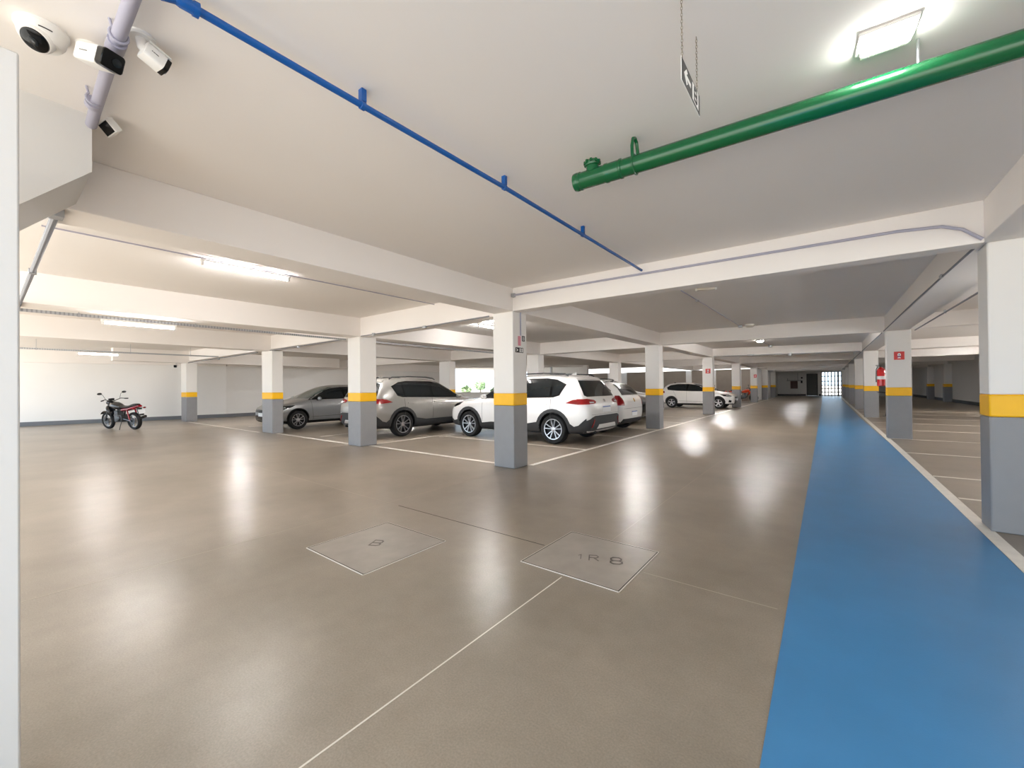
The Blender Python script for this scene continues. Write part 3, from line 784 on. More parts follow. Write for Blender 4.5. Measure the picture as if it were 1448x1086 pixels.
b = MB(); b.boxc(0.019, 0.023, -0.049, 0.049, -0.030, 0.030, 0, Tf); b.build('black_face', M['gloss_black'], o)
bl = bullet('tiny wall camera near the left corner column', (-21.3, 4.9, 2.47), (-21.2, 4.88, 2.36), (-21.0, 4.8, 2.30), 0.10, 0.10, visor=False)

# ------------------------------------------------------------------ fire extinguisher and bicycle
o = thing('fire_extinguisher', 'red fire extinguisher hung by the column with the red sign', 'fire extinguisher', (1.115, 13.94, 1.26))
o.location = (1.09, 13.88, 1.27)
b = MB(); b.lathe([(0, 0), (0.07, 0.0), (0.082, 0.015), (0.082, 0.38), (0.07, 0.43), (0.035, 0.46), (0.025, 0.47), (0.0, 0.47)], (0, 0, 0), (0, 0, 1), 24); b.build('cylinder', M['red_gloss'], o)
b = MB(); b.lathe([(0.022, 0.465), (0.022, 0.51), (0.012, 0.52)], (0, 0, 0), (0, 0, 1), 14); b.boxc(-0.10, 0.02, -0.012, 0.012, 0.52, 0.535); b.boxc(-0.09, 0.01, -0.010, 0.010, 0.495, 0.507); b.build('valve', M['black'], o)
b = MB(); b.tube([(0.0, -0.02, 0.50), (-0.06, -0.05, 0.50), (-0.095, -0.05, 0.42), (-0.098, -0.04, 0.2), (-0.096, -0.03, 0.10)], 0.011, 8); b.build('hose', M['black'], o)
b = MB(); b.boxc(-0.02, 0.10, 0.075, 0.095, 0.05, 0.45); b.boxc(0.06, 0.12, -0.05, 0.08, 0.30, 0.33); b.build('wall_bracket', M['black'], o)
b = MB(); b.lathe([(0.0832, 0.17), (0.0832, 0.25)], (0, 0, 0), (0, 0, 1), 24, cap=False); b.build('paper_label', M['sign_white'], o)

def bicycle(label, loc, rz):
    o = thing('bicycle', label, 'bicycle', loc, rz)
    for x in (0, 1.02):
        w_ = MB(); w_.tube([(x + 0.32 * math.cos(a), 0, 0.335 + 0.32 * math.sin(a)) for a in [2 * PI * k / 28 for k in range(29)]], 0.017, 8, cap=False)
        wh = w_.build('wheel', M['rubber'], o)
        s = MB()
        for k in range(14):
            a = 2 * PI * k / 14
            s.tube([(x, 0, 0.335), (x + 0.31 * math.cos(a), 0, 0.335 + 0.31 * math.sin(a))], 0.002, 4)
        s.lathe([(0.02, -0.04), (0.02, 0.04)], (x, 0, 0.335), (0, 1, 0), 10)
        s.build('spokes', M['alloy'], wh)
    f = MB()
    for a, c in (((0.40, 0.30), (0.24, 0.86)), ((0.40, 0.30), (0.84, 0.80)), ((0.27, 0.78), (0.82, 0.86)), ((0, 0.335), (0.40, 0.30)), ((0, 0.335), (0.27, 0.78)), ((0.80, 0.92), (0.86, 0.70)), ((0.86, 0.70), (1.02, 0.335))):
        f.tube([(a[0], 0, a[1]), (c[0], 0, c[1])], 0.018, 10)
    f.build('frame', M['moto_black'], o)
    s = MB(); s.ell((0.20, 0, 0.90), (0.14, 0.07, 0.03)); s.build('saddle', M['black'], o)
    h = MB(); h.tube([(0.72, -0.29, 1.0), (0.78, -0.2, 1.0), (0.82, 0, 0.97), (0.78, 0.2, 1.0), (0.72, 0.29, 1.0)], 0.014, 10); h.build('handlebar', M['black'], o)
    c = MB(); c.lathe([(0.09, -0.01), (0.09, 0.01)], (0.40, 0.05, 0.30), (0, 1, 0), 20)
    c.tube([(0.40, 0.06, 0.30), (0.46, 0.08, 0.14), (0.46, 0.16, 0.14)], 0.01, 6); c.tube([(0.40, -0.06, 0.30), (0.34, -0.08, 0.46), (0.34, -0.16, 0.46)], 0.01, 6)
    c.build('crank', M['rimdark'], o)
    return o
bicycle('black bicycle parked behind the extinguisher sign column', (1.72, 19.6, 0), math.radians(85))

# ------------------------------------------------------------------ cars
def sec(zb, wb, zs, ws, zm, wm, zl, wl, zr, wr, zt):
    return [(0, zb), (wb, zb), (ws, zs), (wm, zm), (wl, zl), (wr, zr), (wr * 0.6, zt - (zt - zr) * 0.22), (0, zt)]
SUV = [
 (-0.945, sec(.44, .45, .47, .60, .60, .66, .72, .64, .80, .56, .83)),
 (-0.90, sec(.31, .60, .37, .78, .62, .82, .84, .78, .94, .70, .97)),
 (-0.80, sec(.26, .68, .33, .84, .66, .885, 1.00, .845, 1.07, .775, 1.11)),
 (-0.66, sec(.24, .72, .31, .885, .70, .915, 1.05, .88, 1.33, .735, 1.38)),
 (-0.50, sec(.23, .74, .30, .895, .71, .92, 1.06, .89, 1.54, .68, 1.59)),
 (-0.25, sec(.22, .76, .30, .90, .72, .92, 1.06, .90, 1.575, .67, 1.62)),
 (0.35, sec(.21, .76, .29, .90, .73, .92, 1.045, .90, 1.59, .66, 1.645)),
 (1.00, sec(.21, .76, .29, .90, .73, .92, 1.035, .90, 1.59, .66, 1.645)),
 (1.45, sec(.21, .76, .29, .90, .73, .92, 1.03, .90, 1.55, .65, 1.605)),
 (1.80, sec(.21, .76, .29, .90, .73, .92, 1.02, .895, 1.385, .68, 1.44)),
 (2.15, sec(.21, .76, .29, .90, .73, .92, 1.01, .89, 1.185, .725, 1.24)),
 (2.45, sec(.22, .76, .30, .90, .72, .92, .99, .89, 1.03, .78, 1.075)),
 (2.95, sec(.22, .74, .31, .895, .70, .91, .93, .87, 0.99, .74, 1.035)),
 (3.30, sec(.23, .70, .32, .85, .65, .87, .86, .82, .92, .68, .96)),
 (3.50, sec(.25, .62, .34, .74, .58, .77, .76, .73, .83, .60, .86)),
 (3.58, sec(.34, .45, .40, .58, .54, .60, .68, .57, .73, .46, .75))]
HATCH = [
 (-0.70, sec(.42, .42, .46, .56, .58, .62, .74, .60, .86, .54, .88)),
 (-0.66, sec(.30, .56, .36, .74, .60, .79, .84, .76, .96, .68, .98)),
 (-0.57, sec(.24, .64, .31, .80, .62, .845, .93, .81, 1.06, .73, 1.10)),
 (-0.42, sec(.22, .68, .29, .835, .65, .865, .97, .83, 1.28, .66, 1.32)),
 (-0.22, sec(.21, .70, .28, .85, .66, .87, .98, .845, 1.40, .62, 1.44)),
 (0.10, sec(.20, .72, .27, .855, .67, .87, .975, .85, 1.43, .61, 1.475)),
 (0.60, sec(.19, .72, .26, .855, .67, .87, .965, .85, 1.435, .60, 1.485)),
 (1.00, sec(.19, .72, .26, .855, .67, .87, .955, .85, 1.42, .60, 1.475)),
 (1.35, sec(.19, .72, .26, .855, .67, .87, .945, .85, 1.36, .60, 1.41)),
 (1.70, sec(.19, .72, .26, .855, .67, .87, .94, .845, 1.20, .64, 1.25)),
 (2.05, sec(.19, .72, .26, .855, .66, .87, .925, .845, 1.03, .69, 1.085)),
 (2.30, sec(.20, .72, .27, .85, .65, .87, .90, .84, .94, .73, .985)),
 (2.75, sec(.20, .70, .28, .84, .63, .86, .84, .82, .89, .69, .93)),
 (3.05, sec(.21, .66, .29, .79, .58, .82, .77, .77, .82, .63, .855)),
 (3.25, sec(.23, .58, .31, .69, .52, .72, .67, .68, .73, .56, .755)),
 (3.33, sec(.32, .42, .36, .54, .48, .56, .60, .52, .645, .42, .66))]

def car_body(stations, r_arch, axles, half_w):
    vs, fs = [], []
    for x, pts in stations:
        ring = [(x, y, z) for y, z in pts] + [(x, -y, z) for y, z in reversed(pts[1:-1])]
        vs += ring
    k = 14
    for i in range(len(stations) - 1):
        for j in range(k):
            a = i * k + j; b = i * k + (j + 1) % k
            fs.append((a, a + k, b + k, b))
    def cap(i, flip):
        o = i * k
        R = lambda j: o + j
        Lf = lambda j: o + (14 - j) % 14
        for j in range(7):
            q = [R(j), R(j + 1), Lf(j + 1), Lf(j)]
            q2 = []
            for t in q:
                if t not in q2: q2.append(t)
            fs.append(tuple(reversed(q2)) if flip else tuple(q2))
    cap(0, False); cap(len(stations) - 1, True)
    me = bpy.data.meshes.new('cage'); me.from_pydata(vs, [], fs)
    bm = bmesh.new(); bm.from_mesh(me); bmesh.ops.recalc_face_normals(bm, faces=bm.faces); bm.to_mesh(me); bm.free()
    ob = bpy.data.objects.new('cage', me); COL.objects.link(ob)
    sd = ob.modifiers.new('s', 'SUBSURF'); sd.levels = 2; sd.render_levels = 2
    dg = bpy.context.evaluated_depsgraph_get()
    ev = ob.evaluated_get(dg)
    m0 = bpy.data.meshes.new_from_object(ev)
    bvh = BVHTree.FromPolygons([v.co.copy() for v in m0.vertices], [tuple(p.vertices) for p in m0.polygons])
    # wheel wells
    c = MB()
    for ax in axles:
        for s in (-1, 1):
            c.lathe([(r_arch, 0), (r_arch, 0.5)], (ax, s * (half_w - 0.27), 0.345), (0, s, 0), 32)
    cut = c.build('cut', M['black'])
    bo = ob.modifiers.new('b', 'BOOLEAN'); bo.operation = 'DIFFERENCE'; bo.solver = 'EXACT'; bo.object = cut
    dg = bpy.context.evaluated_depsgraph_get()
    m1 = bpy.data.meshes.new_from_object(ob.evaluated_get(dg))
    bpy.data.objects.remove(ob); bpy.data.objects.remove(cut)
    return m1, bvh

def decal(bvh, polys, view, name, m, parent, off=0.004, maxl=0.07, side=1):
    """panels lying on the body skin; polys are outlines in the given view"""
    out = MB(); 
    if polys and not isinstance(polys[0][0], (tuple, list)): polys = [polys]
    for poly in polys:
        bm = bmesh.new()
        vs = [bm.verts.new((a, b, 0)) for a, b in poly]
        bm.faces.new(vs)
        bm.normal_update()
        bmesh.ops.triangulate(bm, faces=bm.faces)
        for _ in range(7):
            es = [e for e in bm.edges if e.calc_length() > maxl]
            if not es: break
            bmesh.ops.subdivide_edges(bm, edges=es, cuts=1)
            bmesh.ops.triangulate(bm, faces=bm.faces)
        bm.verts.index_update()
        top, bot = [], []
        for v in bm.verts:
            a, b = v.co.x, v.co.y
            if view == 'side': o_, d_ = Vector((a, 3 * side, b)), Vector((0, -side, 0))
            elif view == 'rear': o_, d_ = Vector((-4, a, b)), Vector((1, 0, 0))
            elif view == 'front': o_, d_ = Vector((7, a, b)), Vector((-1, 0, 0))
            else: o_, d_ = Vector((a, b, 5)), Vector((0, 0, -1))
            loc, nor, idx, dist = bvh.ray_cast(o_, d_)
            if loc is None:
                q = Vector((a, 0.8 * side, b)) if view == 'side' else (Vector((-0.8, a, b)) if view == 'rear' else (Vector((3.4, a, b)) if view == 'front' else Vector((a, b, 1.0))))
                loc, nor, idx, dist = bvh.find_nearest(q)
            if nor.dot(-d_) < 0: nor = -nor
            top.append(loc + nor * off); bot.append(loc - nor * off * 1.0)
        n0 = len(out.v); nt_ = len(top)
        out.v += [tuple(p) for p in top] + [tuple(p) for p in bot]
        for f_ in bm.faces:
            idx = [v.index for v in f_.verts]
            out.f.append(tuple(n0 + i for i in idx)); out.mi.append(0)
            out.f.append(tuple(n0 + nt_ + i for i in reversed(idx))); out.mi.append(0)
        for e in bm.edges:
            if len(e.link_faces) == 1:
                a, b = e.verts[0].index, e.verts[1].index
                out.f.append((n0 + a, n0 + b, n0 + nt_ + b, n0 + nt_ + a)); out.mi.append(0)
        bm.free()
    return out.build(name, m, parent, angle=50)

def wheel(root, x, y, R, side, spokes=5, rim_m='alloy', rr=0.70, width=0.215, double=True):
    t = MB()
    w2 = width / 2
    t.lathe([(R * rr, -w2 * 0.9), (R * 0.93, -w2), (R * 0.985, -w2 * 0.8), (R, -w2 * 0.55), (R, w2 * 0.55), (R * 0.985, w2 * 0.8), (R * 0.93, w2), (R * rr, w2 * 0.9), (R * rr * 0.97, w2 * 0.6), (R * rr * .97, -w2 * .6), (R * rr, -w2 * .9)], (x, y, R), (0, side, 0), 40, cap=False)
    wo = t.build('wheel', M['rubber'], root)
    b = MB(); b.lathe([(R * rr * 0.985, w2 * 0.2), (R * rr * 0.985, w2 * 0.75), (R * rr * 0.93, w2 * 0.78), (R * rr * 0.91, w2 * 0.2), (0.0, w2 * 0.15)], (x, y, R), (0, side, 0), 40, cap=False)
    b.build('rim_well', M['rimdark'], wo)
    s = MB()
    s.lathe([(R * rr * 1.0, w2 * 0.70), (R * rr * 1.0, w2 * 0.92), (R * rr * 0.93, w2 * 0.90), (R * rr * 0.93, w2 * 0.70)], (x, y, R), (0, side, 0), 40, cap=False)
    s.lathe([(0.055, w2 * 0.4), (0.055, w2 * 0.72), (0.03, w2 * 0.8), (0, w2 * 0.8)], (x, y, R), (0, side, 0), 20)
    for k in range(spokes):
        for da in ((-0.27, 0.27) if double else (0.0,)):
            a0 = 2 * PI * k / spokes + 0.3; a1 = a0 + da * 0.9
            a0 = a0 + da * 0.7
            wd = 0.0075 if double else 0.026
            p0 = Vector((math.cos(a0), 0, math.sin(a0))) * 0.045; p1 = Vector((math.cos(a1), 0, math.sin(a1))) * (R * rr * 0.97)
            dd = (p1 - p0).normalized(); nn = Vector((-dd.z, 0, dd.x))
            C = Vector((x, y, R))
            ring0 = [C + p0 + nn * wd + Vector((0, side * w2 * 0.72, 0)), C + p0 - nn * wd + Vector((0, side * w2 * 0.72, 0)), C + p0 - nn * wd + Vector((0, side * w2 * 0.4, 0)), C + p0 + nn * wd + Vector((0, side * w2 * 0.4, 0))]
            wd *= 1.25
            ring1 = [C + p1 + nn * wd + Vector((0, side * w2 * 0.86, 0)), C + p1 - nn * wd + Vector((0, side * w2 * 0.86, 0)), C + p1 - nn * wd + Vector((0, side * w2 * 0.5, 0)), C + p1 + nn * wd + Vector((0, side * w2 * 0.5, 0))]
            s.ring_strip([ring0, ring1])
    s.build('rim', M[rim_m], wo)
    return wo

def arc(cx, cz, r, a0, a1, n=14):
    return [(cx + r * math.cos(math.radians(a0 + (a1 - a0) * k / n)), cz + r * math.sin(math.radians(a0 + (a1 - a0) * k / n))) for k in range(n + 1)]
def mirror_y(poly): return [(-a, b) for a, b in poly]

CACHE = {}
def finish_body(key, stations, r_arch, axles, half_w, paint, root):
    if key not in CACHE: CACHE[key] = car_body(stations, r_arch, axles, half_w)
    me0, bvh = CACHE[key]
    me = me0.copy()
    me.materials.clear(); me.materials.append(paint); me.materials.append(M['black'])
    for p in me.polygons:
        c = p.center
        p.use_smooth = True
        p.material_index = 0
        for ax in axles:
            if math.hypot(c.x - ax, c.z - 0.345) < r_arch + 0.004 and abs(c.y) > half_w - 0.30 and (abs(p.normal.y) > 0.9 and abs(c.y) < half_w - 0.2 or math.hypot(c.x - ax, c.z - 0.345) > r_arch - 0.02):
                if abs(p.normal.y) > 0.9 and abs(c.y) > half_w - 0.2: continue
                p.material_index = 1
        if c.z < 0.30 and p.normal.z < -0.5: p.material_index = 1
    me.set_sharp_from_angle(angle=math.radians(40))
    o = bpy.data.objects.new('body', me); COL.objects.link(o); o.parent = root
    return o, bvh

def mirrors(root, x, y, z, m, s=(1, 1, 1)):
    for sd in (-1, 1):
        b = MB(); b.ell((x, sd * (y + 0.10), z), (0.055, 0.105, 0.068), 14, 10)
        mo = b.build('mirror', m, root)
        b = MB(); b.tube([(x + 0.03, sd * (y - 0.03), z - 0.045), (x + 0.01, sd * (y + 0.05), z - 0.045)], 0.022, 8); b.build('mirror_arm', M['black'], mo)

def suv(label, loc, rz, paint, glass='glass_dark'):
    root = thing('car', label, 'car', loc, rz, 'parked cars')
    ax = (0.0, 2.68); hw = 0.92
    body, bvh = finish_body('suv', SUV, 0.395, ax, hw, paint, root)
    for a in ax:
        for s in (-1, 1): wheel(root, a, s * 0.80, 0.345, s, 5)
    for s in (1, -1):
        D = lambda poly, name, m, off=0.004, par=root, maxl=0.07: decal(bvh, poly, 'side', name, m, par, off, maxl, s)
        D([(2.28, 1.035), (1.93, 1.275), (1.55, 1.475), (1.2, 1.525), (0.3, 1.535), (0.0, 1.50), (-0.29, 1.385), (-0.16, 1.13), (0.0, 1.085), (1.2, 1.055)], 'window_trim', M['gloss_black'], 0.004)
        D([[(2.16, 1.065), (1.90, 1.25), (1.53, 1.44), (1.16, 1.485), (1.12, 1.085)], [(1.00, 1.09), (1.05, 1.49), (0.30, 1.50), (0.12, 1.48), (0.10, 1.105)], [(0.05, 1.11), (0.05, 1.475), (-0.01, 1.465), (-0.235, 1.37), (-0.125, 1.155), (0.0, 1.115)]], 'side_glass', M['glass_dark'], 0.007)
        for a in ax:
            ring = arc(a, 0.345, 0.475, -8, 188) + list(reversed(arc(a, 0.345, 0.398, -8, 188)))
            D(ring, 'arch_cladding', M['clad'], 0.014, maxl=0.06)
        D([(0.44, 0.27), (2.24, 0.27), (2.24, 0.40), (1.9, 0.44), (0.8, 0.44), (0.44, 0.50)], 'sill_cladding', M['clad'], 0.010)
        D([(-0.44, 0.27), (-0.44, 0.50), (-0.55, 0.43), (-0.66, 0.46), (-0.84, 0.62), (-0.86, 0.40), (-0.75, 0.26)], 'bumper_corner', M['clad'], 0.010)
        D([(3.12, 0.28), (3.40, 0.30), (3.44, 0.5), (3.3, 0.42), (3.15, 0.45)], 'bumper_corner', M['clad'], 0.010)
        D([(-0.34, 0.955), (-0.52, 1.03), (-0.85, 1.06), (-0.87, 0.93), (-0.66, 0.925)], 'tail_lamp', M['lamp_red'], 0.008)
        D([(3.40, 0.80), (3.30, 0.88), (2.98, 0.935), (3.06, 0.86), (3.30, 0.79)], 'headlamp', M['gloss_black'], 0.007)
        for x in (1.06, 0.06):
            D([(x - 0.004, 0.44), (x + 0.004, 0.44), (x + 0.004, 1.05), (x - 0.004, 1.05)], 'door_seam', M['seam'], 0.002)
        D([(2.19, 0.44), (2.198, 0.44), (2.198, 0.98), (2.19, 0.98)], 'door_seam', M['seam'], 0.002)
        for x in (1.13, 0.16):
            D([(x, 0.905), (x + 0.20, 0.905), (x + 0.20, 0.94), (x, 0.94)], 'door_handle', paint, 0.02)
        r = MB(); r.tube([(-0.30, s * 0.665, 1.585), (-0.2, s * 0.655, 1.635), (0.4, s * 0.64, 1.662), (1.0, s * 0.64, 1.655), (1.28, s * 0.64, 1.62), (1.36, s * 0.64, 1.58)], 0.016, 8); r.build('roof_rail', M['clad'], root)
    R = lambda poly, name, m, off=0.004, par=root, maxl=0.07: decal(bvh, poly, 'rear', name, m, par, off, maxl)
    R([(-0.76, 1.13), (-0.70, 1.10), (0.70, 1.10), (0.76, 1.13), (0.69, 1.34), (0.62, 1.47), (-0.62, 1.47), (-0.69, 1.34)], 'rear_window', M['glass_dark'], 0.006)
    R([(-0.60, 1.49), (0.60, 1.49), (0.56, 1.545), (-0.56, 1.545)], 'spoiler', paint, 0.02)
    for s in (1, -1):
        pl = [(0.86, 0.93), (0.86, 1.05), (0.70, 1.05), (0.48, 1.02), (0.44, 0.985), (0.50, 0.945)]
        R([(s * a, b) for a, b in pl], 'tail_lamp', M['lamp_red'], 0.008)
        pl = [(0.72, 0.955), (0.72, 0.985), (0.55, 0.98), (0.55, 0.96)]
        R([(s * a, b) for a, b in pl], 'tail_lamp_strip', M['lamp_clear'], 0.011)
        pl = [(0.70, 0.42), (0.73, 0.42), (0.64, 0.60), (0.61, 0.57)]
        R([(s * a, b) for a, b in pl], 'reflector', M['lamp_red'], 0.020)
    R([(-0.86, 0.34), (0.86, 0.34), (0.86, 0.56), (0.70, 0.64), (0.58, 0.67), (-0.58, 0.67), (-0.70, 0.64), (-0.86, 0.56)], 'rear_bumper', M['clad'], 0.010)
    R([(-0.50, 0.38), (0.50, 0.38), (0.42, 0.47), (-0.42, 0.47)], 'skid_plate', M['white_car'] if paint is M['white_car'] else M['alloy'], 0.020)
    R([(-0.20, 0.74), (0.20, 0.74), (0.20, 0.87), (-0.20, 0.87)], 'number_plate', M['plate'], 0.010)
    R([(-0.20, 0.845), (0.20, 0.845), (0.20, 0.87), (-0.20, 0.87)], 'plate_band', M['plate_blue'], 0.012)
    R([(-0.045, 0.97), (0.045, 0.97), (0.045, 1.03), (-0.045, 1.03)], 'badge', M['chrome'], 0.010)
    R([(-0.72, 0.695), (0.72, 0.695), (0.72, 0.70), (-0.72, 0.70)], 'tailgate_seam', M['seam'], 0.003)
    F = lambda poly, name, m, off=0.004: decal(bvh, poly, 'front', name, m, root, off)
    F([(-0.62, 1.115), (0.62, 1.115), (0.60, 1.36), (0.52, 1.54), (-0.52, 1.54), (-0.60, 1.36)], 'windscreen', M[glass], 0.006)
    F([(-0.5, 0.42), (0.5, 0.42), (0.46, 0.70), (-0.46, 0.70)], 'grille', M['gloss_black'], 0.008)
    b = MB(); b.prism([(-0.05, 0), (0.10, 0), (-0.02, 0.055), (-0.04, 0.055)], -0.012, 0.012, lambda a, bb, d: (-0.10 + a * 1.0, d, 1.625 + bb)); b.build('antenna_fin', paint, root)
    b = MB(); b.tube([(-0.72, 0.5, 0.30), (-0.90, 0.5, 0.29)], 0.035, 12); b.build('exhaust', M['rimdark'], root)
    b = MB(); b.boxc(-0.2, 3.0, -0.60, 0.60, 0.20, 0.30); b.build('underbody', M['black'], root)
    mirrors(root, 2.02, 0.93, 1.09, paint)
    return root

def hatch(label, loc, rz, paint, tall_lamps=False, glass='glass_dark', wheel_style=(5, True)):
    root = thing('car', label, 'car', loc, rz, 'parked cars')
    ax = (0.0, 2.53); hw = 0.87
    body, bvh = finish_body('hatch', HATCH, 0.345, ax, hw, paint, root)
    for a in ax:
        for s in (-1, 1): wheel(root, a, s * 0.755, 0.312, s, wheel_style[0], rr=0.66, width=0.195, double=wheel_style[1])
    for s in (1, -1):
        D = lambda poly, name, m, off=0.004, par=root, maxl=0.07: decal(bvh, poly, 'side', name, m, par, off, maxl, s)
        D([(2.16, 0.965), (1.70, 1.215), (1.30, 1.345), (0.90, 1.39), (0.30, 1.39), (-0.10, 1.33), (-0.28, 1.20), (-0.22, 1.05), (0.3, 1.00), (1.2, 0.975)], 'window_trim', M['gloss_black'], 0.004)
        D([[(2.02, 0.995), (1.68, 1.185), (1.28, 1.31), (0.95, 1.35), (0.90, 1.0)], [(0.80, 1.005), (0.84, 1.355), (0.30, 1.355), (-0.06, 1.30), (-0.22, 1.19), (-0.17, 1.075), (0.2, 1.03)]], 'side_glass', M['glass_dark'], 0.007)
        for a in ax:
            ring = arc(a, 0.345, 0.362, 0, 180) + list(reversed(arc(a, 0.345, 0.346, 0, 180)))
            D(ring, 'arch_lip', M['black'], 0.005, maxl=0.06)
        D([(0.38, 0.23), (2.16, 0.23), (2.16, 0.27), (0.38, 0.27)], 'sill', M['black'], 0.006)
        D([(0.42, 0.40), (2.08, 0.39), (2.08, 0.40), (0.42, 0.415)], 'side_crease', M['seam'], 0.003)
        if tall_lamps:
            D([(-0.44, 0.80), (-0.42, 1.06), (-0.50, 1.06), (-0.60, 0.80)], 'tail_lamp', M['lamp_red'], 0.008)
        else:
            D([(-0.38, 0.87), (-0.40, 0.98), (-0.56, 1.0), (-0.60, 0.86)], 'tail_lamp', M['lamp_red'], 0.008)
        D([(2.62, 0.80), (2.80, 0.70), (3.12, 0.655), (3.18, 0.70), (3.02, 0.77)], 'headlamp', M['gloss_black'], 0.006)
        D([(2.90, 0.715), (3.12, 0.675), (3.14, 0.70), (2.95, 0.75)], 'headlamp_lens', M['lamp_clear'], 0.009)
        D([(3.02, 0.36), (3.16, 0.35), (3.18, 0.46), (3.06, 0.50)], 'fog_lamp', M['gloss_black'], 0.007)
        for x in (0.86,):
            D([(x - 0.004, 0.30), (x + 0.004, 0.30), (x + 0.004, 0.98), (x - 0.004, 0.98)], 'door_seam', M['seam'], 0.002)
        D([(2.02, 0.30), (2.028, 0.30), (2.10, 0.93), (2.092, 0.93)], 'door_seam', M['seam'], 0.002)
        D([(0.36, 0.45), (0.368, 0.45), (0.12, 0.98), (0.112, 0.98)], 'door_seam', M['seam'], 0.002)
        for x in (0.93, 0.02):
            D([(x, 0.82), (x + 0.17, 0.82), (x + 0.17, 0.85), (x, 0.85)], 'door_handle', paint, 0.018)
    R = lambda poly, name, m, off=0.004: decal(bvh, poly, 'rear', name, m, root, off)
    R([(-0.62, 1.07), (0.62, 1.07), (0.55, 1.30), (0.50, 1.38), (-0.50, 1.38), (-0.55, 1.30)], 'rear_window', M['gloss_black'], 0.006)
    for s in (1, -1):
        pl = [(0.83, 0.78), (0.80, 1.06), (0.72, 1.06), (0.67, 0.78)] if tall_lamps else [(0.80, 0.86), (0.78, 1.0), (0.56, 0.98), (0.56, 0.87)]
        R([(s * a, b) for a, b in pl], 'tail_lamp', M['lamp_red'], 0.008)
    R([(-0.74, 0.28), (0.74, 0.28), (0.72, 0.40), (-0.72, 0.40)], 'rear_bumper_insert', M['clad'], 0.008)
    R([(-0.20, 0.47), (0.20, 0.47), (0.20, 0.60), (-0.20, 0.60)], 'number_plate', M['plate'], 0.010)
    R([(-0.20, 0.575), (0.20, 0.575), (0.20, 0.60), (-0.20, 0.60)], 'plate_band', M['plate_blue'], 0.012)
    R([(-0.70, 0.685), (0.70, 0.685), (0.70, 0.692), (-0.70, 0.692)], 'tailgate_seam', M['seam'], 0.003)
    R([(-0.03, 0.87), (0.03, 0.87), (0.03, 0.97), (-0.03, 0.97)], 'badge', M['chrome'], 0.010)
    F = lambda poly, name, m, off=0.004: decal(bvh, poly, 'front', name, m, root, off)
    F([(-0.60, 1.01), (0.60, 1.01), (0.57, 1.22), (0.48, 1.40), (-0.48, 1.40), (-0.57, 1.22)], 'windscreen', M[glass], 0.006)
    F([(-0.44, 0.57), (0.44, 0.57), (0.50, 0.66), (-0.50, 0.66)], 'grille', M['gloss_black'], 0.008)
    F([(-0.56, 0.30), (0.56, 0.30), (0.50, 0.47), (-0.50, 0.47)], 'lower_grille', M['gloss_black'], 0.008)
    F([(-0.22, 0.44), (0.22, 0.44), (0.22, 0.55), (-0.22, 0.55)], 'number_plate', M['plate'], 0.014)
    b = MB(); b.prism([(-0.05, 0), (0.08, 0), (-0.02, 0.05), (-0.04, 0.05)], -0.012, 0.012, lambda a, bb, d: (0.0 + a, d, 1.46 + bb)); b.build('antenna_fin', M['black'], root)
    b = MB(); b.boxc(-0.2, 2.8, -0.58, 0.58, 0.17, 0.28); b.build('underbody', M['black'], root)
    mirrors(root, 1.88, 0.88, 1.00, paint)
    return root

suv('white sport utility car with roof rails seen from behind, right of the corner column', (-5.06, 9.0, 0), PI, M['white_car'])
suv('silver gray sport utility car parked between the corner column and its left neighbour', (-10.16, 7.10, 0), PI / 2, M['gray_car'])
hatch('silver hatchback with its nose behind a column, leftmost of the cars', (-14.72, 8.93, 0), -PI / 2, M['silver_car'], glass='glass_green')
hatch('small white hatchback with tall red tail lamps, seen from behind', (-5.20, 11.75, 0), PI, M['white_car'], tall_lamps=True)
suv('dark car facing the lane half hidden by a column', (-8.52, 14.2, 0), 0.0, M['dark_car'])
suv('white car facing the lane seen over the dark car bonnet', (-8.85, 16.5, 0), 0.0, M['white_car'], 'glass_green')
hatch('white hatchback seen side on in the middle distance', (-7.33, 25.87, 0), 0.0, M['white_car'], wheel_style=(5, False))

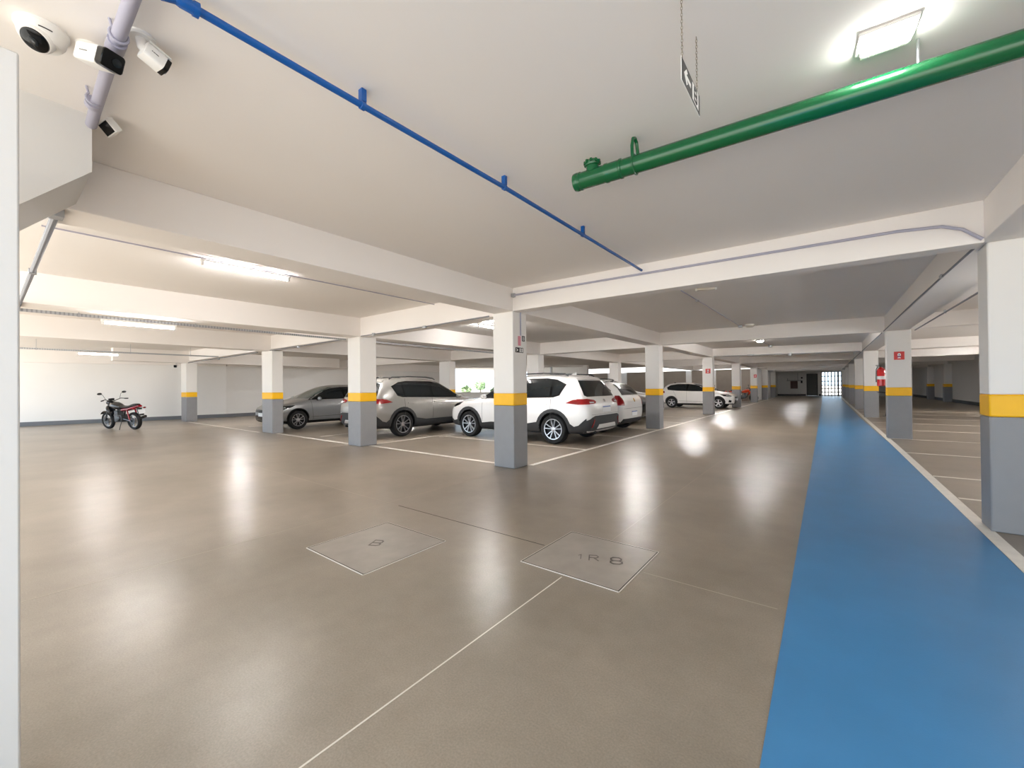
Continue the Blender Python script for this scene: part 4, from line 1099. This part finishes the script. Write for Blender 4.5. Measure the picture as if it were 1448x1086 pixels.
# ------------------------------------------------------------------ motorcycles
def motorcycle(label, loc, rz, paint, lean=0.0, group='parked motorcycles'):
    root = thing('motorcycle', label, 'motorcycle', loc, rz, group)
    root.rotation_euler = (lean, 0, rz)
    R = 0.30; wb = 1.32
    for x in (0, wb):
        t = MB(); wdt = 0.06 if x == 0 else 0.05
        t.lathe([(R * .72, -wdt * .8), (R * .9, -wdt), (R * .98, -wdt * .6), (R, 0), (R * .98, wdt * .6), (R * .9, wdt), (R * .72, wdt * .8), (R * .70, 0), (R * .72, -wdt * .8)], (x, 0, R), (0, 1, 0), 30, cap=False)
        wo = t.build('wheel', M['rubber'], root)
        s = MB(); s.lathe([(R * .73, -0.03), (R * .73, 0.03), (R * .66, 0.03), (R * .66, -0.03), (R * .73, -0.03)], (x, 0, R), (0, 1, 0), 30, cap=False)
        for k in range(5):
            a = 2 * PI * k / 5
            T = Matrix.Translation((x, 0, R)) @ Matrix.Rotation(-a, 4, 'Y')
            s.boxc(0.02, R * .68, -0.012, 0.012, -0.018, 0.018, 0, T)
        s.lathe([(0.05, -0.06), (0.05, 0.06)], (x, 0, R), (0, 1, 0), 16); s.build('rim', M['alloy'], wo)
        d = MB(); d.lathe([(0.12, 0.062), (0.12, 0.067)], (x, 0, R), (0, 1, 0), 24); d.build('brake_disc', M['engine'], wo)
    f = MB()
    for y in (-0.09, 0.09):
        f.tube([(wb, y, R), (wb - 0.16, y, 0.62), (wb - 0.27, y * 0.9, 0.92)], 0.022, 10)
    f.build('front_fork', M['engine'], root)
    f = MB()
    for y in (-0.085, 0.085):
        f.tube([(0, y, R), (0.42, y, 0.38)], 0.025, 8)
    f.build('swing_arm', M['moto_black'], root)
    f = MB(); f.tube([(wb - 0.30, 0, 0.90), (0.75, 0, 0.72), (0.40, 0, 0.68), (-0.15, 0, 0.78)], 0.03, 10)
    f.tube([(wb - 0.30, 0, 0.86), (0.86, 0, 0.36), (0.5, 0, 0.30), (0.42, 0, 0.66)], 0.026, 10); f.build('frame', M['moto_black'], root)
    e = MB(); e.box((0.62, 0, 0.40), (0.36, 0.26, 0.24)); e.box((0.74, 0, 0.56), (0.17, 0.20, 0.20)); e.lathe([(0.10, 0.13), (0.10, 0.17), (0.06, 0.185)], (0.56, 0, 0.40), (0, 1, 0), 20); e.lathe([(0.10, 0.13), (0.10, 0.17), (0.06, 0.185)], (0.58, 0, 0.40), (0, -1, 0), 20)
    e.build('engine', M['engine'], root, bevel=0.02)
    def loft(rows, name, m, par=root):
        b = MB(); rings = []
        for x, z0, z1, w in rows:
            rings.append([(x, w * math.cos(a), (z0 + z1) / 2 + (z1 - z0) / 2 * math.sin(a)) for a in [2 * PI * k / 16 for k in range(16)]])
        b.ring_strip(rings); return b.build(name, m, par, angle=60)
    loft([(0.50, 0.74, 0.80, 0.05), (0.56, 0.70, 0.86, 0.11), (0.75, 0.68, 0.95, 0.15), (0.92, 0.72, 0.97, 0.15), (1.03, 0.78, 0.93, 0.08)], 'fuel_tank', paint)
    loft([(0.55, 0.78, 0.83, 0.10), (0.40, 0.74, 0.82, 0.13), (0.15, 0.74, 0.83, 0.13), (-0.10, 0.78, 0.90, 0.12), (-0.25, 0.82, 0.90, 0.08)], 'seat', M['black'])
    loft([(0.45, 0.62, 0.74, 0.11), (0.10, 0.66, 0.78, 0.12), (-0.20, 0.74, 0.84, 0.10), (-0.34, 0.80, 0.86, 0.06)], 'tail_fairing', M['moto_red'] if paint is M['moto_black'] else paint)
    loft([(0.95, 0.50, 0.66, 0.15), (1.02, 0.55, 0.80, 0.20), (1.10, 0.66, 0.86, 0.16), (1.15, 0.76, 0.86, 0.07)], 'side_shroud', paint)
    loft([(-0.30, 0.77, 0.83, 0.07), (-0.37, 0.78, 0.83, 0.06)], 'tail_lamp', M['lamp_red'])
    g = MB(); g.prism([(-0.30, 0.76), (-0.40, 0.50), (-0.37, 0.49), (-0.25, 0.74)], -0.07, 0.07, lambda a, b, d: (a, d, b)); g.build('rear_mudguard', M['black'], root)
    g = MB(); g.prism([(-0.385, 0.70), (-0.42, 0.56), (-0.425, 0.56), (-0.39, 0.70)], -0.10, 0.10, lambda a, b, d: (a, d, b)); pl = g.build('number_plate', M['plate'], root)
    for s in (-1, 1):
        g = MB(); g.tube([(-0.26, s * 0.05, 0.74), (-0.28, s * 0.13, 0.74)], 0.010, 6); g.ell((-0.285, s * 0.165, 0.74), (0.03, 0.045, 0.028), 10, 8); g.build('indicator', M['lamp_red'], root)
    pts = [(wb + (R + 0.035) * math.cos(a), 0, R + (R + 0.035) * math.sin(a)) for a in [math.radians(40 + 100 * k / 10) for k in range(11)]]
    g = MB()
    g.ring_strip([[(p[0], -0.07, p[2]), (p[0], 0.07, p[2]), (p[0] + 0.0, 0.07, p[2] + 0.012), (p[0], -0.07, p[2] + 0.012)] for p in pts]); g.build('front_mudguard', M['moto_black'], root)
    h = MB(); h.tube([(0.86, -0.38, 1.03), (0.95, -0.22, 1.06), (1.02, -0.06, 0.98), (1.02, 0.06, 0.98), (0.95, 0.22, 1.06), (0.86, 0.38, 1.03)], 0.013, 8)
    ho = h.build('handlebar', M['black'], root)
    for s in (-1, 1):
        h = MB(); h.tube([(0.85, s * 0.39, 1.03), (0.90, s * 0.30, 1.04)], 0.019, 8); h.build('grip', M['rubber'], ho)
        h = MB(); h.tube([(0.96, s * 0.20, 1.06), (0.98, s * 0.26, 1.22), (0.97, s * 0.32, 1.26)], 0.006, 6); h.ell((0.965, s * 0.35, 1.27), (0.018, 0.07, 0.04), 10, 8); h.build('rear_mirror', M['black'], root)
    h = MB(); h.ell((1.14, 0, 0.93), (0.09, 0.10, 0.09), 14, 10); hl = h.build('headlamp', M['moto_black'], root)
    h = MB(); h.box((1.04, 0, 1.04), (0.06, 0.16, 0.08)); h.build('instruments', M['black'], root, bevel=0.015)
    x = MB(); x.tube([(0.78, -0.10, 0.45), (0.72, -0.14, 0.28), (0.40, -0.15, 0.25), (0.10, -0.16, 0.34), (-0.28, -0.17, 0.44)], [0.02, 0.02, 0.025, 0.045, 0.045], 12); x.build('exhaust', M['rimdark'], root)
    for s in (-1, 1):
        x = MB(); x.tube([(0.03, s * 0.12, 0.34), (0.12, s * 0.12, 0.70)], 0.024, 8); x.build('shock_absorber', M['moto_red'] if paint is M['moto_black'] else M['engine'], root)
    x = MB(); x.tube([(0.50, 0.10, 0.26), (0.40, 0.24, 0.02)], 0.012, 6); x.build('side_stand', M['engine'], root)
    return root
motorcycle('black and dark red motorcycle parked alone by the left wall', (-18.80, 3.22, 0), math.atan2(-0.28, -1.33) + 0.16, M['moto_black'], lean=-0.10)
motorcycle('red motorcycle just beyond the white hatchback bonnet', (-7.0, 30.2, 0), math.radians(15), M['moto_red'])
motorcycle('orange and black motorcycle left of the column with the tiny red sign', (-6.2, 33.6, 0), math.radians(200), M['moto_orange'])
motorcycle('orange motorcycle right of the column with the tiny red sign', (-5.7, 35.6, 0), math.radians(10), M['moto_orange'])

# ------------------------------------------------------------------ far end furniture
o = thing('wall_cabinet', 'brown metal cabinet with pipework on the far end wall', 'cabinet', (-2.92, YE, 0.80))
b = MB(); b.boxc(-0.33, 0.33, -0.25, -0.0, 0, 0.85); b.build('case', M['brown_box'], o, bevel=0.01)
b = MB(); b.boxc(-0.30, -0.005, -0.265, -0.25, 0.03, 0.82); b.boxc(0.005, 0.30, -0.265, -0.25, 0.03, 0.82); b.build('door', M['brown_box'], o)
b = MB(); b.tube([(-0.7, -0.12, 0.9), (0.75, -0.12, 0.9)], 0.04, 8); b.tube([(0.35, -0.12, 0.9), (0.35, -0.12, 1.7)], 0.025, 8); b.tube([(-0.60, -0.12, 0.9), (-0.60, -0.12, 1.15)], 0.03, 8); b.build('pipework', M['galv'], o)
b = MB(); b.lathe([(0.09, 0), (0.09, 0.08)], (0.72, -0.05, 1.2), (0, -1, 0), 16); b.box((0.70, -0.08, 0.75), (0.16, 0.12, 0.26)); b.build('meter', M['black'], o)
o = thing('waste_bin', 'black waste bin by the last right column near the gate', 'bin', (1.72, 50.3, 0))
b = MB(); b.lathe([(0, 0), (0.22, 0), (0.26, 0.75), (0.0, 0.75)], (0, 0, 0), (0, 0, 1), 20); b.build('drum', M['black'], o)
b = MB(); b.lathe([(0.0, 0.75), (0.28, 0.75), (0.28, 0.80), (0.15, 0.86), (0, 0.87)], (0, 0, 0), (0, 0, 1), 20); b.build('lid', M['white_plastic'], o)
for (nm, lb, x, z, w_, h_, m) in (('notice', 'yellow notice on the end of the right wall, upper', 5.6, 1.85, 0.25, 0.3, 'paper'), ('notice', 'orange and white notice on the right wall end, lower', 5.95, 1.35, 0.6, 0.45, 'paper'), ('meter_box', 'dark meter box on the far end wall of the right bay', 6.3, 1.9, 0.22, 0.3, 'rimdark')):
    b = MB(); b.boxc(-w_ / 2, w_ / 2, -0.05, 0, -h_ / 2, h_ / 2)
    tag(b.build(nm, M[m], loc=(x, YE, z)), lb, nm.replace('_', ' '))

# ------------------------------------------------------------------ outside
g = MB(); g.quad([(-300, -300, -0.02), (300, -300, -0.02), (300, 300, -0.02), (-300, 300, -0.02)])
struct('ground', g, M['ground'])
def tree(label, x, y, s, group='trees outside the opening'):
    o = thing('tree', label, 'tree', (x, y, -0.02), 0, group)
    t = MB(); t.tube([(0, 0, 0), (0.05 * s, 0, 0.6 * s), (0, 0.05 * s, 1.3 * s)], [0.12 * s, 0.09 * s, 0.05 * s], 8); t.build('trunk', M['trunk'], o)
    c = MB()
    for k in range(260):
        a, b_ = rnd.uniform(0, 2 * PI), rnd.uniform(-1, 1)
        r = rnd.uniform(0.55, 1.0) * s * 0.8
        p = Vector((r * math.cos(a) * math.sqrt(1 - b_ * b_), r * math.sin(a) * math.sqrt(1 - b_ * b_), 1.6 * s + r * b_ * 0.8))
        T = Matrix.Translation(p) @ Matrix.Rotation(rnd.uniform(0, 6), 4, Vector((rnd.random(), rnd.random(), rnd.random() + 0.01)).normalized())
        q = 0.16 * s
        c.quad([T @ Vector((-q, -q * .6, 0)), T @ Vector((q, -q * .6, 0)), T @ Vector((q * 1.2, q * .6, 0.05)), T @ Vector((-q, q * .6, 0))])
    c.build('foliage', M['foliage'], o, smooth=False)
tree('green bushy tree outside the opening, beyond the gray car bonnet', -28.5, 29.5, 0.66)
tree('smaller green tree outside the opening, right of the bushy one', -26.0, 31.0, 0.60)
tree('pale green tree outside the opening, left of the bushy one', -33.0, 31.0, 0.75)
tree('tall green tree outside the opening, farthest behind the others', -37.0, 41.0, 0.95)
for (x, y, w_, h_) in ((-120, 118, 3.0, 9.0), (-100, 120, 9, 4.5)):
    b = MB(); b.boxc(-w_ / 2, w_ / 2, -w_ / 2, w_ / 2, 0, h_)
    for k in range(int(h_ // 1.6)):
        b.boxc(-w_ / 2 - 0.05, w_ / 2 + 0.05, -w_ / 2 - 0.05, w_ / 2 + 0.05, k * 1.6 + 1.4, k * 1.6 + 1.5)
    tag(b.build('building', M['city'], loc=(x, y, -0.02)), 'slim pale tower far outside the opening' if w_ < 5 else 'low pale building far outside the opening', 'building')

# ------------------------------------------------------------------ added fill tube lights, kept out of view to brighten the garage
def fill_tube(label, x, y, z=2.35, along='y', l=1.2, m='tube_fill'):
    o = thing('tube_light', label, 'tube light', (x, y, z), 0 if along == 'y' else -PI / 2, 'added fill tube lights hung out of view')
    b = MB(); b.boxc(-0.03, 0.03, -0.03, l + 0.03, 0.025, 0.06); b.build('housing', M['white_plastic'], o, bevel=0.004)
    t = MB(); t.tube([(0, 0.01, 0), (0, l - 0.01, 0)], 0.017, 12); t.build('lamp_tube', M[m], o)
    for q in (0.2, l - 0.2):
        h = MB(); h.tube([(0, q, 0.06), (0, q, CZ - z)], 0.004, 6); h.build('hanger_rod', M['galv'], o)
for lb, x, y in (('added fill tube light to the right of the camera in the right bay', 3.4, -1.6), ('added fill tube light in the left bay behind the near partition', -6.6, -2.2)):
    fill_tube(lb, x, y, m='tube')
for lb, x, y in (('added low fill tube light in the right bay, nearest the big column', 2.7, 6.4), ('added low fill tube light in the middle of the first right bay', 3.7, 9.6),
                 ('added low fill tube light past the second right bay beam', 5.0, 14.6), ('added low fill tube light by the right wall', 6.2, 18.6), ('added low fill tube light farther along the right wall', 6.4, 25.6)):
    fill_tube(lb, x, y, 2.2, m='tube' if y < 12 else 'tube_fill')
for lb, x, y in (('added fill tube light behind the beam over the white sport utility car', -5.6, 6.3), ('added fill tube light behind the beam over the dark car', -5.6, 13.9),
                 ('added fill tube light behind the beam over the white hatchback bay', -5.6, 21.0), ('added fill tube light behind the beam in the motorcycle bay', -5.6, 28.3),
                 ('added fill tube light behind the beam over the gray car', -10.4, 6.3), ('added fill tube light behind the second beam past the gray car', -10.4, 13.7),
                  
                 
                 ('added fill tube light behind the lane beam before the wall cabinet', -2.4, 42.3), ('added fill tube light behind the fifth lane beam', -2.4, 35.6),
                 ('added fill tube light behind the second lane beam', -1.9, 13.5),
                 
                 ('added fill tube light behind the beam beyond the left corner column', -18.6, 6.1), ('added fill tube light behind the far left beam', -18.6, 13.6)):
    fill_tube(lb, x, y, 2.68, 'x', m='tube' if x > -3 and y > 20 else 'tube_fill')

# ------------------------------------------------------------------ world, camera, view
w = bpy.data.worlds.new('sky'); sc.world = w
w.use_nodes = True
bg = w.node_tree.nodes['Background']
bg.inputs['Color'].default_value = (0.66, 0.83, 1.0, 1)
bg.inputs['Strength'].default_value = 2.6

sun = bpy.data.lights.new('sun', 'SUN'); sun.energy = 13.0; sun.angle = math.radians(2.0); sun.color = (1.0, 0.965, 0.935)
so = bpy.data.objects.new('sun', sun); COL.objects.link(so)
so.rotation_euler = (math.radians(30), 0, 0)
so.location = (0, 0, 20)
cam = bpy.data.cameras.new('camera')
cam.sensor_width = 36.0
FPX = 577.582
cam.lens = FPX / 1448 * 36.0
cam.clip_start = 0.02; cam.clip_end = 1000
co = bpy.data.objects.new('camera', cam); COL.objects.link(co)
yaw, pitch, roll = [math.radians(a) for a in (37.61607, 0.345424, -0.55859)]
R = Vector((math.cos(yaw), math.sin(yaw), 0)); D = Vector((-math.sin(yaw), math.cos(yaw), 0)); U = Vector((0, 0, 1))
D2 = D * math.cos(pitch) + U * math.sin(pitch); U2 = U * math.cos(pitch) - D * math.sin(pitch)
RX = R * math.cos(roll) + U2 * math.sin(roll); UP = -R * math.sin(roll) + U2 * math.cos(roll)
mw = Matrix((RX, UP, -D2)).transposed().to_4x4()
mw.translation = Vector((0, 0, 1.35))
co.matrix_world = mw
sc.camera = co

sc.view_settings.view_transform = 'Standard'
sc.view_settings.look = 'None'
sc.view_settings.exposure = 0.56
sc.view_settings.gamma = 1.0
sc.view_settings.use_curve_mapping = False
sc.cycles.max_bounces = 12
sc.cycles.diffuse_bounces = 8
sc.cycles.glossy_bounces = 5
sc.cycles.sample_clamp_indirect = 4.0
sc.cycles.caustics_reflective = False
sc.cycles.caustics_refractive = False
sc.cycles.blur_glossy = 1.0
